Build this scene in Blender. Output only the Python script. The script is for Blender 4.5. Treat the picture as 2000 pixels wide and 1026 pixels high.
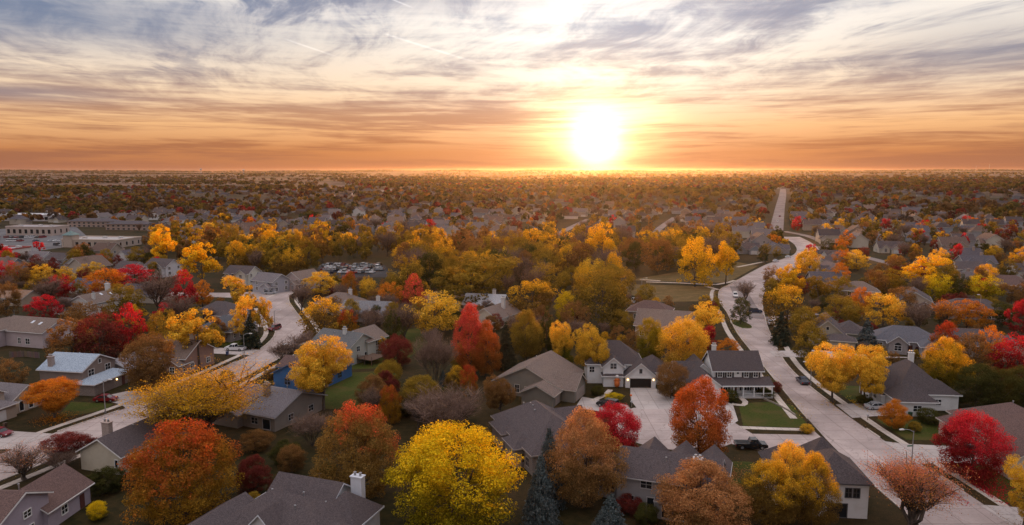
import bpy, bmesh, math, random
import numpy as np
from mathutils import Vector, Matrix

for o in list(bpy.data.objects):
    bpy.data.objects.remove(o)
scene = bpy.context.scene
COL = scene.collection
R = math.radians

# ------------------------------------------------------------------ camera
CAM_H = 50.0
FOC = 1400.0                      # focal length in photograph pixels (2000 wide)
PITCH = math.atan(180.0 / FOC)
cam_data = bpy.data.cameras.new('camera')
cam = bpy.data.objects.new('camera', cam_data)
COL.objects.link(cam)
cam_data.sensor_width = 36.0
cam_data.lens = FOC / 2000.0 * 36.0
cam_data.clip_start = 1.0
cam_data.clip_end = 80000.0
cam.location = (0, 0, CAM_H)
cam.rotation_euler = (math.pi / 2 - PITCH, 0, 0)
scene.camera = cam

# ------------------------------------------------------------------ view
scene.view_settings.view_transform = 'Standard'
scene.view_settings.look = 'None'
scene.view_settings.exposure = 0.82
scene.view_settings.gamma = 1.0
scene.view_settings.use_curve_mapping = False
scene.render.engine = 'CYCLES'
scene.cycles.use_denoising = True
scene.cycles.max_bounces = 5
scene.cycles.diffuse_bounces = 2
scene.cycles.glossy_bounces = 2
scene.cycles.transmission_bounces = 2
scene.cycles.transparent_max_bounces = 4
scene.cycles.volume_bounces = 0
scene.cycles.caustics_reflective = False
scene.cycles.caustics_refractive = False

SUN_EL, SUN_AZ = 2.58, 6.63       # degrees; azimuth measured clockwise from +Y


# ------------------------------------------------------------------ node helpers
class NT:
    """tiny expression builder on a node tree"""
    def __init__(self, tree):
        self.t = tree
        tree.nodes.clear()

    def n(self, kind, **kw):
        nd = self.t.nodes.new(kind)
        for k, v in kw.items():
            setattr(nd, k, v)
        return nd

    def put(self, sock, v):
        if v is None:
            return
        if hasattr(v, 'is_output'):
            self.t.links.new(v, sock)
        else:
            if sock.type == 'RGBA' and len(v) == 3:
                v = (*v, 1.0)
            sock.default_value = v

    def m(self, op, a, b=None, c=None, clamp=False):
        nd = self.n('ShaderNodeMath', operation=op, use_clamp=clamp)
        self.put(nd.inputs[0], a); self.put(nd.inputs[1], b); self.put(nd.inputs[2], c)
        return nd.outputs[0]

    def vm(self, op, a, b=None, out=0):
        nd = self.n('ShaderNodeVectorMath', operation=op)
        self.put(nd.inputs[0], a); self.put(nd.inputs[1], b)
        return nd.outputs[out]

    def scale(self, a, s):
        nd = self.n('ShaderNodeVectorMath', operation='SCALE')
        self.put(nd.inputs[0], a); self.put(nd.inputs['Scale'], s)
        return nd.outputs[0]

    def xyz(self, x, y, z):
        nd = self.n('ShaderNodeCombineXYZ')
        self.put(nd.inputs[0], x); self.put(nd.inputs[1], y); self.put(nd.inputs[2], z)
        return nd.outputs[0]

    def sep(self, v):
        nd = self.n('ShaderNodeSeparateXYZ'); self.put(nd.inputs[0], v)
        return nd.outputs[0], nd.outputs[1], nd.outputs[2]

    def noise(self, vec, scale=1.0, detail=4.0, rough=0.55, dist=0.0, col=False):
        nd = self.n('ShaderNodeTexNoise')
        self.put(nd.inputs['Vector'], vec); self.put(nd.inputs['Scale'], scale)
        self.put(nd.inputs['Detail'], detail); self.put(nd.inputs['Roughness'], rough)
        self.put(nd.inputs['Distortion'], dist)
        return nd.outputs['Color' if col else 'Fac']

    def mix(self, f, a, b, mode='MIX'):
        nd = self.n('ShaderNodeMix', data_type='RGBA', blend_type=mode, clamp_factor=True)
        self.put(nd.inputs[0], f); self.put(nd.inputs[6], a); self.put(nd.inputs[7], b)
        return nd.outputs[2]

    def step(self, v, lo, hi, a=0.0, b=1.0):
        nd = self.n('ShaderNodeMapRange', interpolation_type='SMOOTHSTEP', clamp=True)
        for i, q in enumerate((v, lo, hi, a, b)):
            self.put(nd.inputs[i], q)
        return nd.outputs[0]

    def ramp(self, v, stops):
        nd = self.n('ShaderNodeValToRGB')
        el = nd.color_ramp.elements
        while len(el) < len(stops):
            el.new(0.5)
        for e, (p, c) in zip(el, stops):
            e.position = p; e.color = (*c, 1.0)
        self.put(nd.inputs[0], v)
        return nd.outputs[0]


# ------------------------------------------------------------------ sky
world = bpy.data.worlds.new('World')
scene.world = world
world.use_nodes = True
world.cycles.sampling_method = 'MANUAL'
world.cycles.sample_map_resolution = 1024
w = NT(world.node_tree)
sky = w.n('ShaderNodeTexSky', sky_type='NISHITA', sun_disc=False)
sky.sun_elevation = R(SUN_EL)
sky.sun_rotation = R(SUN_AZ)
sky.altitude = 300.0
sky.air_density = 1.0
sky.dust_density = 2.0
sky.ozone_density = 1.5
tc = w.n('ShaderNodeTexCoord')
dx, dy, dz = w.sep(tc.outputs['Generated'])
el = w.m('MULTIPLY', w.m('ARCSINE', dz), 57.2958)
az = w.m('MULTIPLY', w.m('ARCTAN2', dx, dy), 57.2958)
daz = w.m('SUBTRACT', az, SUN_AZ)
dele = w.m('SUBTRACT', el, SUN_EL)


def blob(ca, ce, wa, we):
    """gaussian spot of light scattered round the sun, in degrees"""
    a = w.m('DIVIDE', w.m('SUBTRACT', az, ca), wa)
    e = w.m('DIVIDE', w.m('SUBTRACT', el, ce), we)
    q = w.m('ADD', w.m('MULTIPLY', a, a), w.m('MULTIPLY', e, e))
    return w.m('EXPONENT', w.m('MULTIPLY', q, -1.0))


# cirrus: a plane of cloud overhead, streaks running towards the sun
zc = w.m('ADD', w.m('MAXIMUM', dz, 0.0), 0.07)
u_ = w.m('DIVIDE', w.m('SUBTRACT', dx, w.m('MULTIPLY', dy, 0.05)), zc)
v_ = w.m('DIVIDE', dy, zc)
warp = w.noise(w.xyz(u_, v_, 3.0), 0.35, 3.0)
u2 = w.m('ADD', u_, w.m('MULTIPLY', warp, 1.6))
v2 = w.m('ADD', v_, w.m('MULTIPLY', u_, 0.75))
n1 = w.noise(w.xyz(w.m('MULTIPLY', u2, 0.55), w.m('MULTIPLY', v2, 0.62), 1.7), 1.0, 6.0, 0.62, 0.5)
n3 = w.noise(w.xyz(w.m('MULTIPLY', u2, 2.6), w.m('MULTIPLY', v2, 1.25), 7.7), 1.0, 6.0, 0.66, 0.5)
# low bars of cloud near the horizon
tilt = w.m('ADD', dz, w.m('MULTIPLY', w.noise(w.xyz(dx, dy, dz), 1.6, 2.0), 0.045))
n2 = w.noise(w.xyz(w.m('MULTIPLY', dx, 2.3), w.m('MULTIPLY', dy, 2.3), w.m('MULTIPLY', tilt, 36.0)), 1.0, 5.0, 0.62, 0.4)
n4 = w.noise(w.xyz(w.m('MULTIPLY', dx, 5.5), w.m('MULTIPLY', dy, 5.5), w.m('MULTIPLY', tilt, 120.0)), 1.0, 4.0, 0.65, 0.3)

# lit cloud colour against height; unseen overhead end brightened to light the ground
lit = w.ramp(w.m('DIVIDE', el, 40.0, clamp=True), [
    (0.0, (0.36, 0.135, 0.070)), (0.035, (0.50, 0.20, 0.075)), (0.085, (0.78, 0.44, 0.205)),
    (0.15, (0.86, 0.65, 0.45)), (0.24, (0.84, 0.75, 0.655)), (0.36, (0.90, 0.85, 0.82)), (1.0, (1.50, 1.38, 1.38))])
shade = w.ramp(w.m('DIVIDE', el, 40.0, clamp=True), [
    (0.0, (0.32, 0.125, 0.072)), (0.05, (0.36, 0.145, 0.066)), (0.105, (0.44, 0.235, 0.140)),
    (0.18, (0.36, 0.285, 0.265)), (0.28, (0.27, 0.295, 0.385)), (1.0, (1.22, 1.14, 1.20))])  # darker cloud colour, likewise raised overhead out of view to brighten the ground
bars = w.m('ADD', w.m('MULTIPLY', n2, 0.60), w.m('MULTIPLY', n4, 0.40))
wisp = w.m('ADD', w.m('MULTIPLY', n1, 0.48), w.m('MULTIPLY', n3, 0.52))
hi_ = w.step(el, 2.5, 9.0)
k0 = w.m('ADD', w.m('MULTIPLY', bars, w.m('SUBTRACT', 1.0, w.m('MULTIPLY', hi_, 0.75))), w.m('MULTIPLY', wisp, w.m('MULTIPLY', hi_, 0.75)))
k1 = w.step(k0, 0.41, 0.565)
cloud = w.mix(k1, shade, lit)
# open sky between the cirrus, more of it higher up
open_ = w.m('ADD', w.m('MULTIPLY', n1, 0.70), w.m('MULTIPLY', n3, 0.30))
gap = w.m('MULTIPLY', w.step(open_, 0.55, 0.44), w.m('MULTIPLY', w.step(el, 4.5, 12.5), w.step(el, 60.0, 22.0, 0.35, 1.0)))
glow_keep = w.m('SUBTRACT', 1.0, w.m('MULTIPLY', blob(SUN_AZ + 1.0, 8.0, 13.0, 9.0), 0.95), clamp=True)
gap = w.m('MULTIPLY', gap, glow_keep)
for ca_, ce_, wa_, we_, amp_ in ((-32, 10.2, 15, 2.3, 1.0), (-12, 13.0, 15, 1.3, 0.75), (22, 12.6, 11, 1.2, 0.85), (33, 8.0, 7, 1.9, 0.6), (-35, 5.0, 8, 0.6, 0.45)):
    gap = w.m('MAXIMUM', gap, w.m('MULTIPLY', blob(ca_, ce_, wa_, we_), w.m('MULTIPLY', w.step(k0, 0.66, 0.42, 0.72, 1.0), amp_)))
blue = w.mix(0.7, w.scale(sky.outputs[0], 0.10), (0.14, 0.195, 0.35))
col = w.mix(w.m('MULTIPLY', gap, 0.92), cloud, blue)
# light scattered forward around the sun by the thin cloud
tex = w.m('ADD', 0.55, w.m('MULTIPLY', w.step(k0, 0.36, 0.62), 0.65))
broad = w.m('MULTIPLY', blob(SUN_AZ + 0.5, 9.0, 12.0, 6.5), tex)
col = w.vm('ADD', col, w.scale((0.27, 0.255, 0.235), broad))
wide = blob(SUN_AZ, 1.5, 22.0, 4.5)
col = w.vm('ADD', col, w.scale((0.20, 0.062, 0.008), wide))
mid = blob(SUN_AZ, 3.0, 4.6, 3.4)
col = w.vm('ADD', col, w.scale((0.75, 0.47, 0.17), w.m('MULTIPLY', mid, tex)))
core = blob(SUN_AZ, 2.25, 1.75, 1.85)
col = w.vm('ADD', col, w.scale((2.3, 1.75, 1.05), core))
halo = blob(SUN_AZ, 4.0, 4.2, 4.0)
col = w.vm('ADD', col, w.scale((0.62, 0.43, 0.21), w.m('MULTIPLY', halo, tex)))


def contrail(a0, e0, a1, e1, wd, amp):
    """old straight vapour trail high in the sky"""
    global col
    mm = (e1 - e0) / (a1 - a0)
    off = w.m('ABSOLUTE', w.m('SUBTRACT', w.m('SUBTRACT', el, e0), w.m('MULTIPLY', w.m('SUBTRACT', az, a0), mm)))
    inside = w.m('MULTIPLY', w.step(az, a0, a0 + 0.6), w.step(az, a1, a1 - 1.5))
    k = w.m('MULTIPLY', w.m('MULTIPLY', w.step(off, wd, 0.0), inside), w.step(n3, 0.25, 0.55, 0.4, 1.0))
    col = w.vm('ADD', col, w.scale((amp, amp * 0.95, amp * 0.9), k))


contrail(-9.5, 12.8, -7.2, 12.0, 0.10, 0.25)
contrail(-17.2, 9.6, -12.8, 8.3, 0.10, 0.15)
contrail(-10.0, 10.3, -2.2, 8.1, 0.13, 0.15)
# the sky away from the sunset is dimmer
sdir = (math.sin(R(SUN_AZ)) * math.cos(R(SUN_EL)), math.cos(R(SUN_AZ)) * math.cos(R(SUN_EL)), math.sin(R(SUN_EL)))
cosang = w.vm('DOT_PRODUCT', tc.outputs['Generated'], sdir, out=1)
col = w.scale(col, w.m('ADD', 0.78, w.m('MULTIPLY', 0.22, w.m('POWER', w.m('MULTIPLY_ADD', cosang, 0.5, 0.5), 0.8))))
# below the horizon: dim ground tone
col = w.mix(w.step(el, 0.0, -1.5), col, (0.10, 0.08, 0.06))
bg = w.n('ShaderNodeBackground')
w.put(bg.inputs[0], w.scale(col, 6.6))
bg.inputs[1].default_value = 0.1
wo = w.n('ShaderNodeOutputWorld')
w.t.links.new(bg.outputs[0], wo.inputs[0])

# ------------------------------------------------------------------ sun
sl = bpy.data.lights.new('sun', 'SUN')
sun = bpy.data.objects.new('sun', sl)
COL.objects.link(sun)
sl.energy = 3.3
sl.angle = R(3.0)
sl.color = (1.0, 0.42, 0.11)
sd = Vector((math.sin(R(SUN_AZ)) * math.cos(R(SUN_EL)), math.cos(R(SUN_AZ)) * math.cos(R(SUN_EL)), math.sin(R(SUN_EL))))
sun.rotation_euler = sd.to_track_quat('Z', 'Y').to_euler()
sun.location = (0, 0, 200)
# ------------------------------------------------------------------ photograph -> ground
_C, _S = math.cos(PITCH), math.sin(PITCH)


def ray(px, py):
    a, b = px - 1000.0, 513.0 - py
    return a, _C * FOC + _S * b, -_S * FOC + _C * b


def ss(a, b, x):
    t = min(1.0, max(0.0, (x - a) / (b - a)))
    return t * t * (3 - 2 * t)


def terrain(x, y):
    """height of the land: flat valley near by, a slow rise to the north-east, low hills far off"""
    z = 11.0 * ss(520, 1350, y) * ss(-250, 350, x)
    z += 7.0 * ss(900, 2000, y) * ss(100, -500, x)
    if y > 1800:
        k = ss(1800, 5200, y)
        z += k * (9 + 7 * math.sin(x * 0.0011 + 1.3) * math.sin(y * 0.0009 + 0.4) + 4 * math.sin(x * 0.0031 + y * 0.0012))
        z += ss(6000, 10500, y) * (12 + 6 * math.sin(x * 0.0009 + 2.0) + 3 * math.sin(x * 0.0024))
    return z


def G(px, py, z=0.0):
    """ground point seen at a pixel of the photograph (z above the land)"""
    x, y, w_ = ray(px, py)
    t = (z - CAM_H) / w_
    for _ in range(12):
        h = terrain(x * t, y * t) + z
        t = 0.5 * t + 0.5 * (h - CAM_H) / w_
    return x * t, y * t


def Zat(py, y):
    """height of the ray through pixel row py at distance y"""
    _, ry, rz = ray(1000, py)
    return CAM_H + rz * y / ry


def pix(x, y, z):
    Z = z - CAM_H
    d = y * _C - Z * _S
    u = y * _S + Z * _C
    return 1000 + x / d * FOC, 513 - u / d * FOC


# ------------------------------------------------------------------ mesh helpers
class MB:
    def __init__(self):
        self.v, self.f = [], []

    def face(self, pts):
        b = len(self.v); self.v += [tuple(p) for p in pts]
        self.f.append(tuple(range(b, b + len(pts))))
        return self

    def box(self, c, s, rz=0.0, taper=1.0):
        b = len(self.v); ca, sa = math.cos(rz), math.sin(rz)
        for z in (-.5, .5):
            k = taper if z > 0 else 1.0
            for x, y in ((-.5, -.5), (.5, -.5), (.5, .5), (-.5, .5)):
                X, Y = x * s[0] * k, y * s[1] * k
                self.v.append((c[0] + X * ca - Y * sa, c[1] + X * sa + Y * ca, c[2] + z * s[2]))
        for q in ((0, 3, 2, 1), (4, 5, 6, 7), (0, 1, 5, 4), (1, 2, 6, 5), (2, 3, 7, 6), (3, 0, 4, 7)):
            self.f.append(tuple(b + i for i in q))
        return self

    def prism(self, poly, a, b, put):
        """extrude the 2-D polygon between a and b; put(u, v, t) gives the 3-D point"""
        n = len(poly); s0 = len(self.v)
        self.v += [put(u, v, a) for u, v in poly] + [put(u, v, b) for u, v in poly]
        self.f.append(tuple(s0 + i for i in range(n))[::-1])
        self.f.append(tuple(s0 + n + i for i in range(n)))
        for i in range(n):
            j = (i + 1) % n
            self.f.append((s0 + i, s0 + j, s0 + n + j, s0 + n + i))
        return self

    def tube(self, p0, p1, r0, r1, n=6, caps=True):
        p0, p1 = Vector(p0), Vector(p1)
        d = (p1 - p0)
        if d.length < 1e-6:
            return self
        d.normalize()
        a = d.orthogonal().normalized(); c = d.cross(a)
        b = len(self.v)
        for p, r in ((p0, r0), (p1, r1)):
            for i in range(n):
                t = 2 * math.pi * i / n
                self.v.append(tuple(p + a * (r * math.cos(t)) + c * (r * math.sin(t))))
        for i in range(n):
            j = (i + 1) % n
            self.f.append((b + i, b + j, b + n + j, b + n + i))
        if caps:
            self.f.append(tuple(b + i for i in range(n))[::-1]); self.f.append(tuple(b + n + i for i in range(n)))
        return self

    def ball(self, c, r, seg=10, rings=7, sq=(1, 1, 1)):
        b = len(self.v)
        for i in range(rings + 1):
            ph = math.pi * i / rings
            for j in range(seg):
                t = 2 * math.pi * j / seg
                self.v.append((c[0] + r * sq[0] * math.sin(ph) * math.cos(t), c[1] + r * sq[1] * math.sin(ph) * math.sin(t), c[2] + r * sq[2] * math.cos(ph)))
        for i in range(rings):
            for j in range(seg):
                k = (j + 1) % seg
                self.f.append((b + i * seg + j, b + (i + 1) * seg + j, b + (i + 1) * seg + k, b + i * seg + k))
        return self

    def mesh(self, name, mat=None, smooth=False):
        me = bpy.data.meshes.new(name)
        me.from_pydata(self.v, [], self.f)
        if mat:
            me.materials.append(mat)
        if smooth:
            me.polygons.foreach_set('use_smooth', [True] * len(me.polygons))
        me.update()
        return me

    def build(self, name, mat, parent=None, color=None, smooth=False):
        return link(name, self.mesh(name, mat, smooth), parent, color)


def link(name, me, parent=None, color=None, loc=None, rz=None):
    o = bpy.data.objects.new(name, me)
    COL.objects.link(o)
    if parent is not None:
        o.parent = parent
    if color is not None:
        o.color = (*color[:3], 1.0)
    if loc is not None:
        o.location = loc
    if rz is not None:
        o.rotation_euler = (0, 0, rz)
    return o


USED = {}


def tag(o, label=None, cat=None, group=None, kind=None):
    if label:
        o['label'] = label
    if cat:
        o['category'] = cat
    if group:
        o['group'] = group
    if kind:
        o['kind'] = kind
    return o


def empty(name, label, cat, loc, rz=0.0, group=None, kind=None):
    o = bpy.data.objects.new(name, None)
    COL.objects.link(o)
    o.empty_display_size = 0.5
    o.location = loc
    o.rotation_euler = (0, 0, rz)
    return tag(o, label, cat, group, kind)


KIDS = {}


def kids(o):
    return KIDS.setdefault(o.name, [])


def np_mesh(name, V, Q, mat, attrs=None, cols=None):
    me = bpy.data.meshes.new(name)
    V = np.ascontiguousarray(V, np.float32); Q = np.ascontiguousarray(Q, np.int32)
    me.vertices.add(len(V)); me.vertices.foreach_set('co', V.ravel())
    k = Q.shape[1]
    me.loops.add(Q.size); me.loops.foreach_set('vertex_index', Q.ravel())
    me.polygons.add(len(Q)); me.polygons.foreach_set('loop_start', np.arange(0, Q.size, k, dtype=np.int32))
    me.update(calc_edges=True)
    for nm, arr in (attrs or {}).items():
        me.attributes.new(nm, 'FLOAT', 'POINT').data.foreach_set('value', np.ascontiguousarray(arr, np.float32))
    if cols is not None:
        c4 = np.ones((len(V), 4), np.float32); c4[:, :3] = cols
        me.attributes.new('tone', 'FLOAT_COLOR', 'POINT').data.foreach_set('color', c4.ravel())
    me.materials.append(mat)
    return me


# ------------------------------------------------------------------ materials
def new_mat(name):
    m = bpy.data.materials.new(name); m.use_nodes = True
    return m, NT(m.node_tree)


def finish(n, col, rough=0.8, bump=None, spec=0.3, bump_d=0.02, metal=0.0):
    p = n.n('ShaderNodeBsdfPrincipled')
    n.put(p.inputs['Base Color'], col); n.put(p.inputs['Roughness'], rough)
    p.inputs['Specular IOR Level'].default_value = spec
    p.inputs['Metallic'].default_value = metal
    if bump is not None:
        b = n.n('ShaderNodeBump'); b.inputs['Strength'].default_value = 0.6
        b.inputs['Distance'].default_value = bump_d
        n.put(b.inputs['Height'], bump); n.t.links.new(b.outputs[0], p.inputs['Normal'])
    o = n.n('ShaderNodeOutputMaterial'); n.t.links.new(p.outputs[0], o.inputs[0])


def objcol(n):
    return n.n('ShaderNodeObjectInfo').outputs['Color']


def objrand(n):
    return n.n('ShaderNodeObjectInfo').outputs['Random']


def opos(n):
    return n.n('ShaderNodeTexCoord').outputs['Object']


def wpos(n):
    return n.n('ShaderNodeNewGeometry').outputs['Position']


def plain(name, col=None, rough=0.6, spec=0.3, metal=0.0, vary=0.12):
    """paint: the object's own colour with slight grime"""
    m, n = new_mat(name)
    base = objcol(n) if col is None else col
    nz = n.noise(wpos(n), 1.3, 4.0, 0.6)
    c = n.mix(n.m('MULTIPLY', n.step(nz, 0.35, 0.75), vary * 2), base, n.mix(1.0, base, (0.62, 0.57, 0.52), 'MULTIPLY'))
    finish(n, c, rough, spec=spec, metal=metal)
    return m


def mk_siding():
    m, n = new_mat('siding')
    p = opos(n); x, y, z = n.sep(p)
    lap = n.m('FRACT', n.m('MULTIPLY', z, 5.0))
    base = objcol(n)
    nz = n.noise(wpos(n), 0.9, 5.0, 0.65)
    grime = n.m('MULTIPLY', n.step(nz, 0.4, 0.75), 0.35)
    c = n.mix(grime, base, n.mix(1.0, base, (0.70, 0.64, 0.58), 'MULTIPLY'))
    c = n.mix(n.m('MULTIPLY', n.step(lap, 0.86, 0.97), 0.25), c, n.mix(1.0, c, (0.5, 0.5, 0.5), 'MULTIPLY'))
    finish(n, c, 0.72, bump=lap, bump_d=0.015)
    return m


def mk_brick():
    m, n = new_mat('brickwork')
    p = opos(n); x, y, z = n.sep(p)
    b = n.n('ShaderNodeTexBrick')
    n.put(b.inputs['Vector'], n.xyz(n.m('ADD', x, y), z, 0.0))
    base = objcol(n)
    n.put(b.inputs['Color1'], base)
    n.put(b.inputs['Color2'], n.mix(1.0, base, (0.62, 0.58, 0.56), 'MULTIPLY'))
    n.put(b.inputs['Mortar'], (0.40, 0.36, 0.33))
    b.inputs['Scale'].default_value = 4.0
    b.inputs['Mortar Size'].default_value = 0.02
    finish(n, b.outputs[0], 0.9, bump=b.outputs['Fac'], bump_d=-0.01)
    return m


def mk_shingle():
    m, n = new_mat('shingles')
    p = opos(n); x, y, z = n.sep(p)
    base = objcol(n)
    sp = n.noise(p, 3.5, 3.0, 0.8)
    tab = n.n('ShaderNodeTexVoronoi'); n.put(tab.inputs['Vector'], n.vm('MULTIPLY', p, (2.4, 2.4, 6.0)))
    tone = n.sep(tab.outputs['Color'])[0]
    big = n.noise(wpos(n), 0.22, 4.0, 0.6)
    k = n.m('ADD', n.m('MULTIPLY', tone, 0.55), n.m('MULTIPLY', sp, 0.45))
    c = n.mix(n.step(k, 0.2, 0.85), n.mix(1.0, base, (0.60, 0.60, 0.62), 'MULTIPLY'), n.mix(1.0, base, (1.42, 1.38, 1.34), 'MULTIPLY'))
    c = n.mix(n.m('MULTIPLY', n.step(big, 0.45, 0.75), 0.35), c, n.mix(1.0, base, (1.25, 1.15, 1.05), 'MULTIPLY'))
    streak = n.noise(n.vm('MULTIPLY', p, (1.6, 1.6, 0.12)), 1.0, 3.0, 0.6)
    c = n.mix(n.m('MULTIPLY', n.step(streak, 0.55, 0.72), 0.3), c, n.mix(1.0, base, (0.55, 0.53, 0.52), 'MULTIPLY'))
    course = n.m('FRACT', n.m('MULTIPLY', z, 7.0))
    finish(n, c, 0.9, bump=n.m('ADD', n.m('MULTIPLY', course, 0.6), tone), spec=0.12, bump_d=0.02)
    return m


def mk_concrete(name, a, b, joint=4.6, worn=0.6):
    m, n = new_mat(name)
    p = wpos(n); x, y, z = n.sep(p)
    n1 = n.noise(p, 0.16, 6.0, 0.62); n2 = n.noise(p, 2.2, 5.0, 0.7); n3 = n.noise(p, 0.045, 3.0, 0.5)
    slab = n.n('ShaderNodeTexWhiteNoise', noise_dimensions='2D')
    n.put(slab.inputs['Vector'], n.xyz(n.m('FLOOR', n.m('DIVIDE', x, joint)), n.m('FLOOR', n.m('DIVIDE', y, joint)), 0.0))
    c = n.mix(n.step(n1, 0.3, 0.7), a, b)
    c = n.mix(n.m('MULTIPLY', slab.outputs['Value'], 0.6), c, n.mix(1.0, c, (0.78, 0.77, 0.77), 'MULTIPLY'))
    c = n.mix(n.m('MULTIPLY', n.step(n2, 0.45, 0.8), 0.5), c, n.mix(1.0, c, (0.66, 0.68, 0.66), 'MULTIPLY'))
    c = n.mix(n.m('MULTIPLY', n.step(n3, 0.46, 0.62), 0.8 * worn), c, n.mix(1.0, c, (0.66, 0.645, 0.65), 'MULTIPLY'))
    fx = n.m('ABSOLUTE', n.m('SUBTRACT', n.m('FRACT', n.m('DIVIDE', x, joint)), 0.5))
    fy = n.m('ABSOLUTE', n.m('SUBTRACT', n.m('FRACT', n.m('DIVIDE', y, joint)), 0.5))
    jn = n.step(n.m('MAXIMUM', fx, fy), 0.5 - 0.10 / joint, 0.5 - 0.04 / joint)
    c = n.mix(n.m('MULTIPLY', jn, 0.52), c, n.mix(1.0, c, (0.40, 0.37, 0.36), 'MULTIPLY'))
    crack = n.n('ShaderNodeTexVoronoi', feature='DISTANCE_TO_EDGE')
    n.put(crack.inputs['Vector'], n.vm('ADD', p, n.scale(n.noise(p, 0.8, 3.0, col=True), 2.5))); crack.inputs['Scale'].default_value = 0.11
    ck = n.m('MULTIPLY', n.step(crack.outputs['Distance'], 0.012, 0.003), n.step(n1, 0.45, 0.55))
    c = n.mix(n.m('MULTIPLY', ck, 0.8 * worn), c, n.mix(1.0, c, (0.30, 0.32, 0.31), 'MULTIPLY'))
    finish(n, c, 0.95, bump=n2, spec=0.04, bump_d=0.01)
    return m


def mk_ground():
    """lawn and leaf litter near, brown fields far away"""
    m, n = new_mat('land')
    p = wpos(n); x, y, z = n.sep(p)
    n1 = n.noise(p, 0.045, 5.0, 0.6); n2 = n.noise(p, 0.6, 5.0, 0.7); n3 = n.noise(p, 5.0, 3.0, 0.75)
    grass = n.mix(n.step(n2, 0.35, 0.7), (0.018, 0.017, 0.006), (0.036, 0.031, 0.009))
    litter = n.mix(n.step(n3, 0.35, 0.7), (0.028, 0.018, 0.009), (0.085, 0.048, 0.019))
    near = n.mix(n.m('MULTIPLY', n.step(n.m('ADD', n.m('MULTIPLY', n1, 0.6), n.m('MULTIPLY', n2, 0.4)), 0.40, 0.58), 0.75), grass, litter)
    vor = n.n('ShaderNodeTexVoronoi'); n.put(vor.inputs['Vector'], n.vm('MULTIPLY', p, (1 / 520.0, 1 / 900.0, 0.0)))
    fld = n.ramp(n.sep(vor.outputs['Color'])[0], [(0.0, (0.060, 0.040, 0.030)), (0.35, (0.13, 0.082, 0.062)), (0.6, (0.20, 0.125, 0.098)), (0.8, (0.065, 0.050, 0.028)), (1.0, (0.12, 0.072, 0.056))])
    fld = n.mix(n.m('MULTIPLY', n.step(n.noise(p, 0.012, 4.0, 0.6), 0.4, 0.65), 0.5), fld, (0.05, 0.038, 0.025))
    c = n.mix(n.step(y, 900.0, 1700.0), near, fld)
    finish(n, c, 0.95, bump=n2, spec=0.1, bump_d=0.08)
    return m


def mk_lawn(name='lawn_grass', a=(0.030, 0.041, 0.007), b=(0.062, 0.078, 0.012), dry=(0.085, 0.064, 0.020)):
    m, n = new_mat(name)
    p = wpos(n)
    n1 = n.noise(p, 0.22, 4.0, 0.6); n2 = n.noise(p, 2.4, 4.0, 0.75); n3 = n.noise(p, 9.0, 2.0, 0.7)
    c = n.mix(n.step(n2, 0.32, 0.7), a, b)
    c = n.mix(n.m('MULTIPLY', n.step(n1, 0.42, 0.66), 0.7), c, dry)
    c = n.mix(n.m('MULTIPLY', n.step(n3, 0.62, 0.70), 0.45), c, (0.24, 0.125, 0.035))
    finish(n, c, 0.95, bump=n2, spec=0.1, bump_d=0.05)
    return m


def mk_leaf(name, low, top, fleck, lo=0.15, hi=0.75, trans=0.42):
    """foliage: one colour low in the crown, another on the crown's top, some odd leaves"""
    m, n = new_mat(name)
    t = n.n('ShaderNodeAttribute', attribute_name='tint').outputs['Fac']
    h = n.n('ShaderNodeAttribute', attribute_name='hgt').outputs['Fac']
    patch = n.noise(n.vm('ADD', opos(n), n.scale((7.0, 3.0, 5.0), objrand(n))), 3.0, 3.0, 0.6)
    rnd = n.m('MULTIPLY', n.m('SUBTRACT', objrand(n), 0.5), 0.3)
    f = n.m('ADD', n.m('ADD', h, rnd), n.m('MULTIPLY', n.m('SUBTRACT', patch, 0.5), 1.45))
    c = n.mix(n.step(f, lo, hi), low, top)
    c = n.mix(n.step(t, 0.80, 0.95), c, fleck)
    t2 = n.m('FRACT', n.m('MULTIPLY', t, 7.31))
    c = n.scale(c, n.m('ADD', 0.56, n.m('MULTIPLY', t2, 0.84)))
    c = n.mix(1.0, c, objcol(n), 'MULTIPLY')
    d = n.n('ShaderNodeBsdfDiffuse'); n.put(d.inputs[0], c)
    tr = n.n('ShaderNodeBsdfTranslucent'); n.put(tr.inputs[0], n.mix(1.0, c, (1.15, 1.0, 0.75), 'MULTIPLY'))
    ms = n.n('ShaderNodeMixShader'); ms.inputs[0].default_value = trans
    n.t.links.new(d.outputs[0], ms.inputs[1]); n.t.links.new(tr.outputs[0], ms.inputs[2])
    o = n.n('ShaderNodeOutputMaterial'); n.t.links.new(ms.outputs[0], o.inputs[0])
    return m


def mk_tone(name, trans=0.3, rough=0.9):
    """colour carried by the mesh itself (far-off houses and trees)"""
    m, n = new_mat(name)
    c = n.n('ShaderNodeAttribute', attribute_name='tone').outputs['Color']
    d = n.n('ShaderNodeBsdfDiffuse'); n.put(d.inputs[0], c)
    o = n.n('ShaderNodeOutputMaterial')
    if trans > 0:
        tr = n.n('ShaderNodeBsdfTranslucent'); n.put(tr.inputs[0], c)
        ms = n.n('ShaderNodeMixShader'); ms.inputs[0].default_value = trans
        n.t.links.new(d.outputs[0], ms.inputs[1]); n.t.links.new(tr.outputs[0], ms.inputs[2])
        n.t.links.new(ms.outputs[0], o.inputs[0])
    else:
        n.t.links.new(d.outputs[0], o.inputs[0])
    return m


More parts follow.
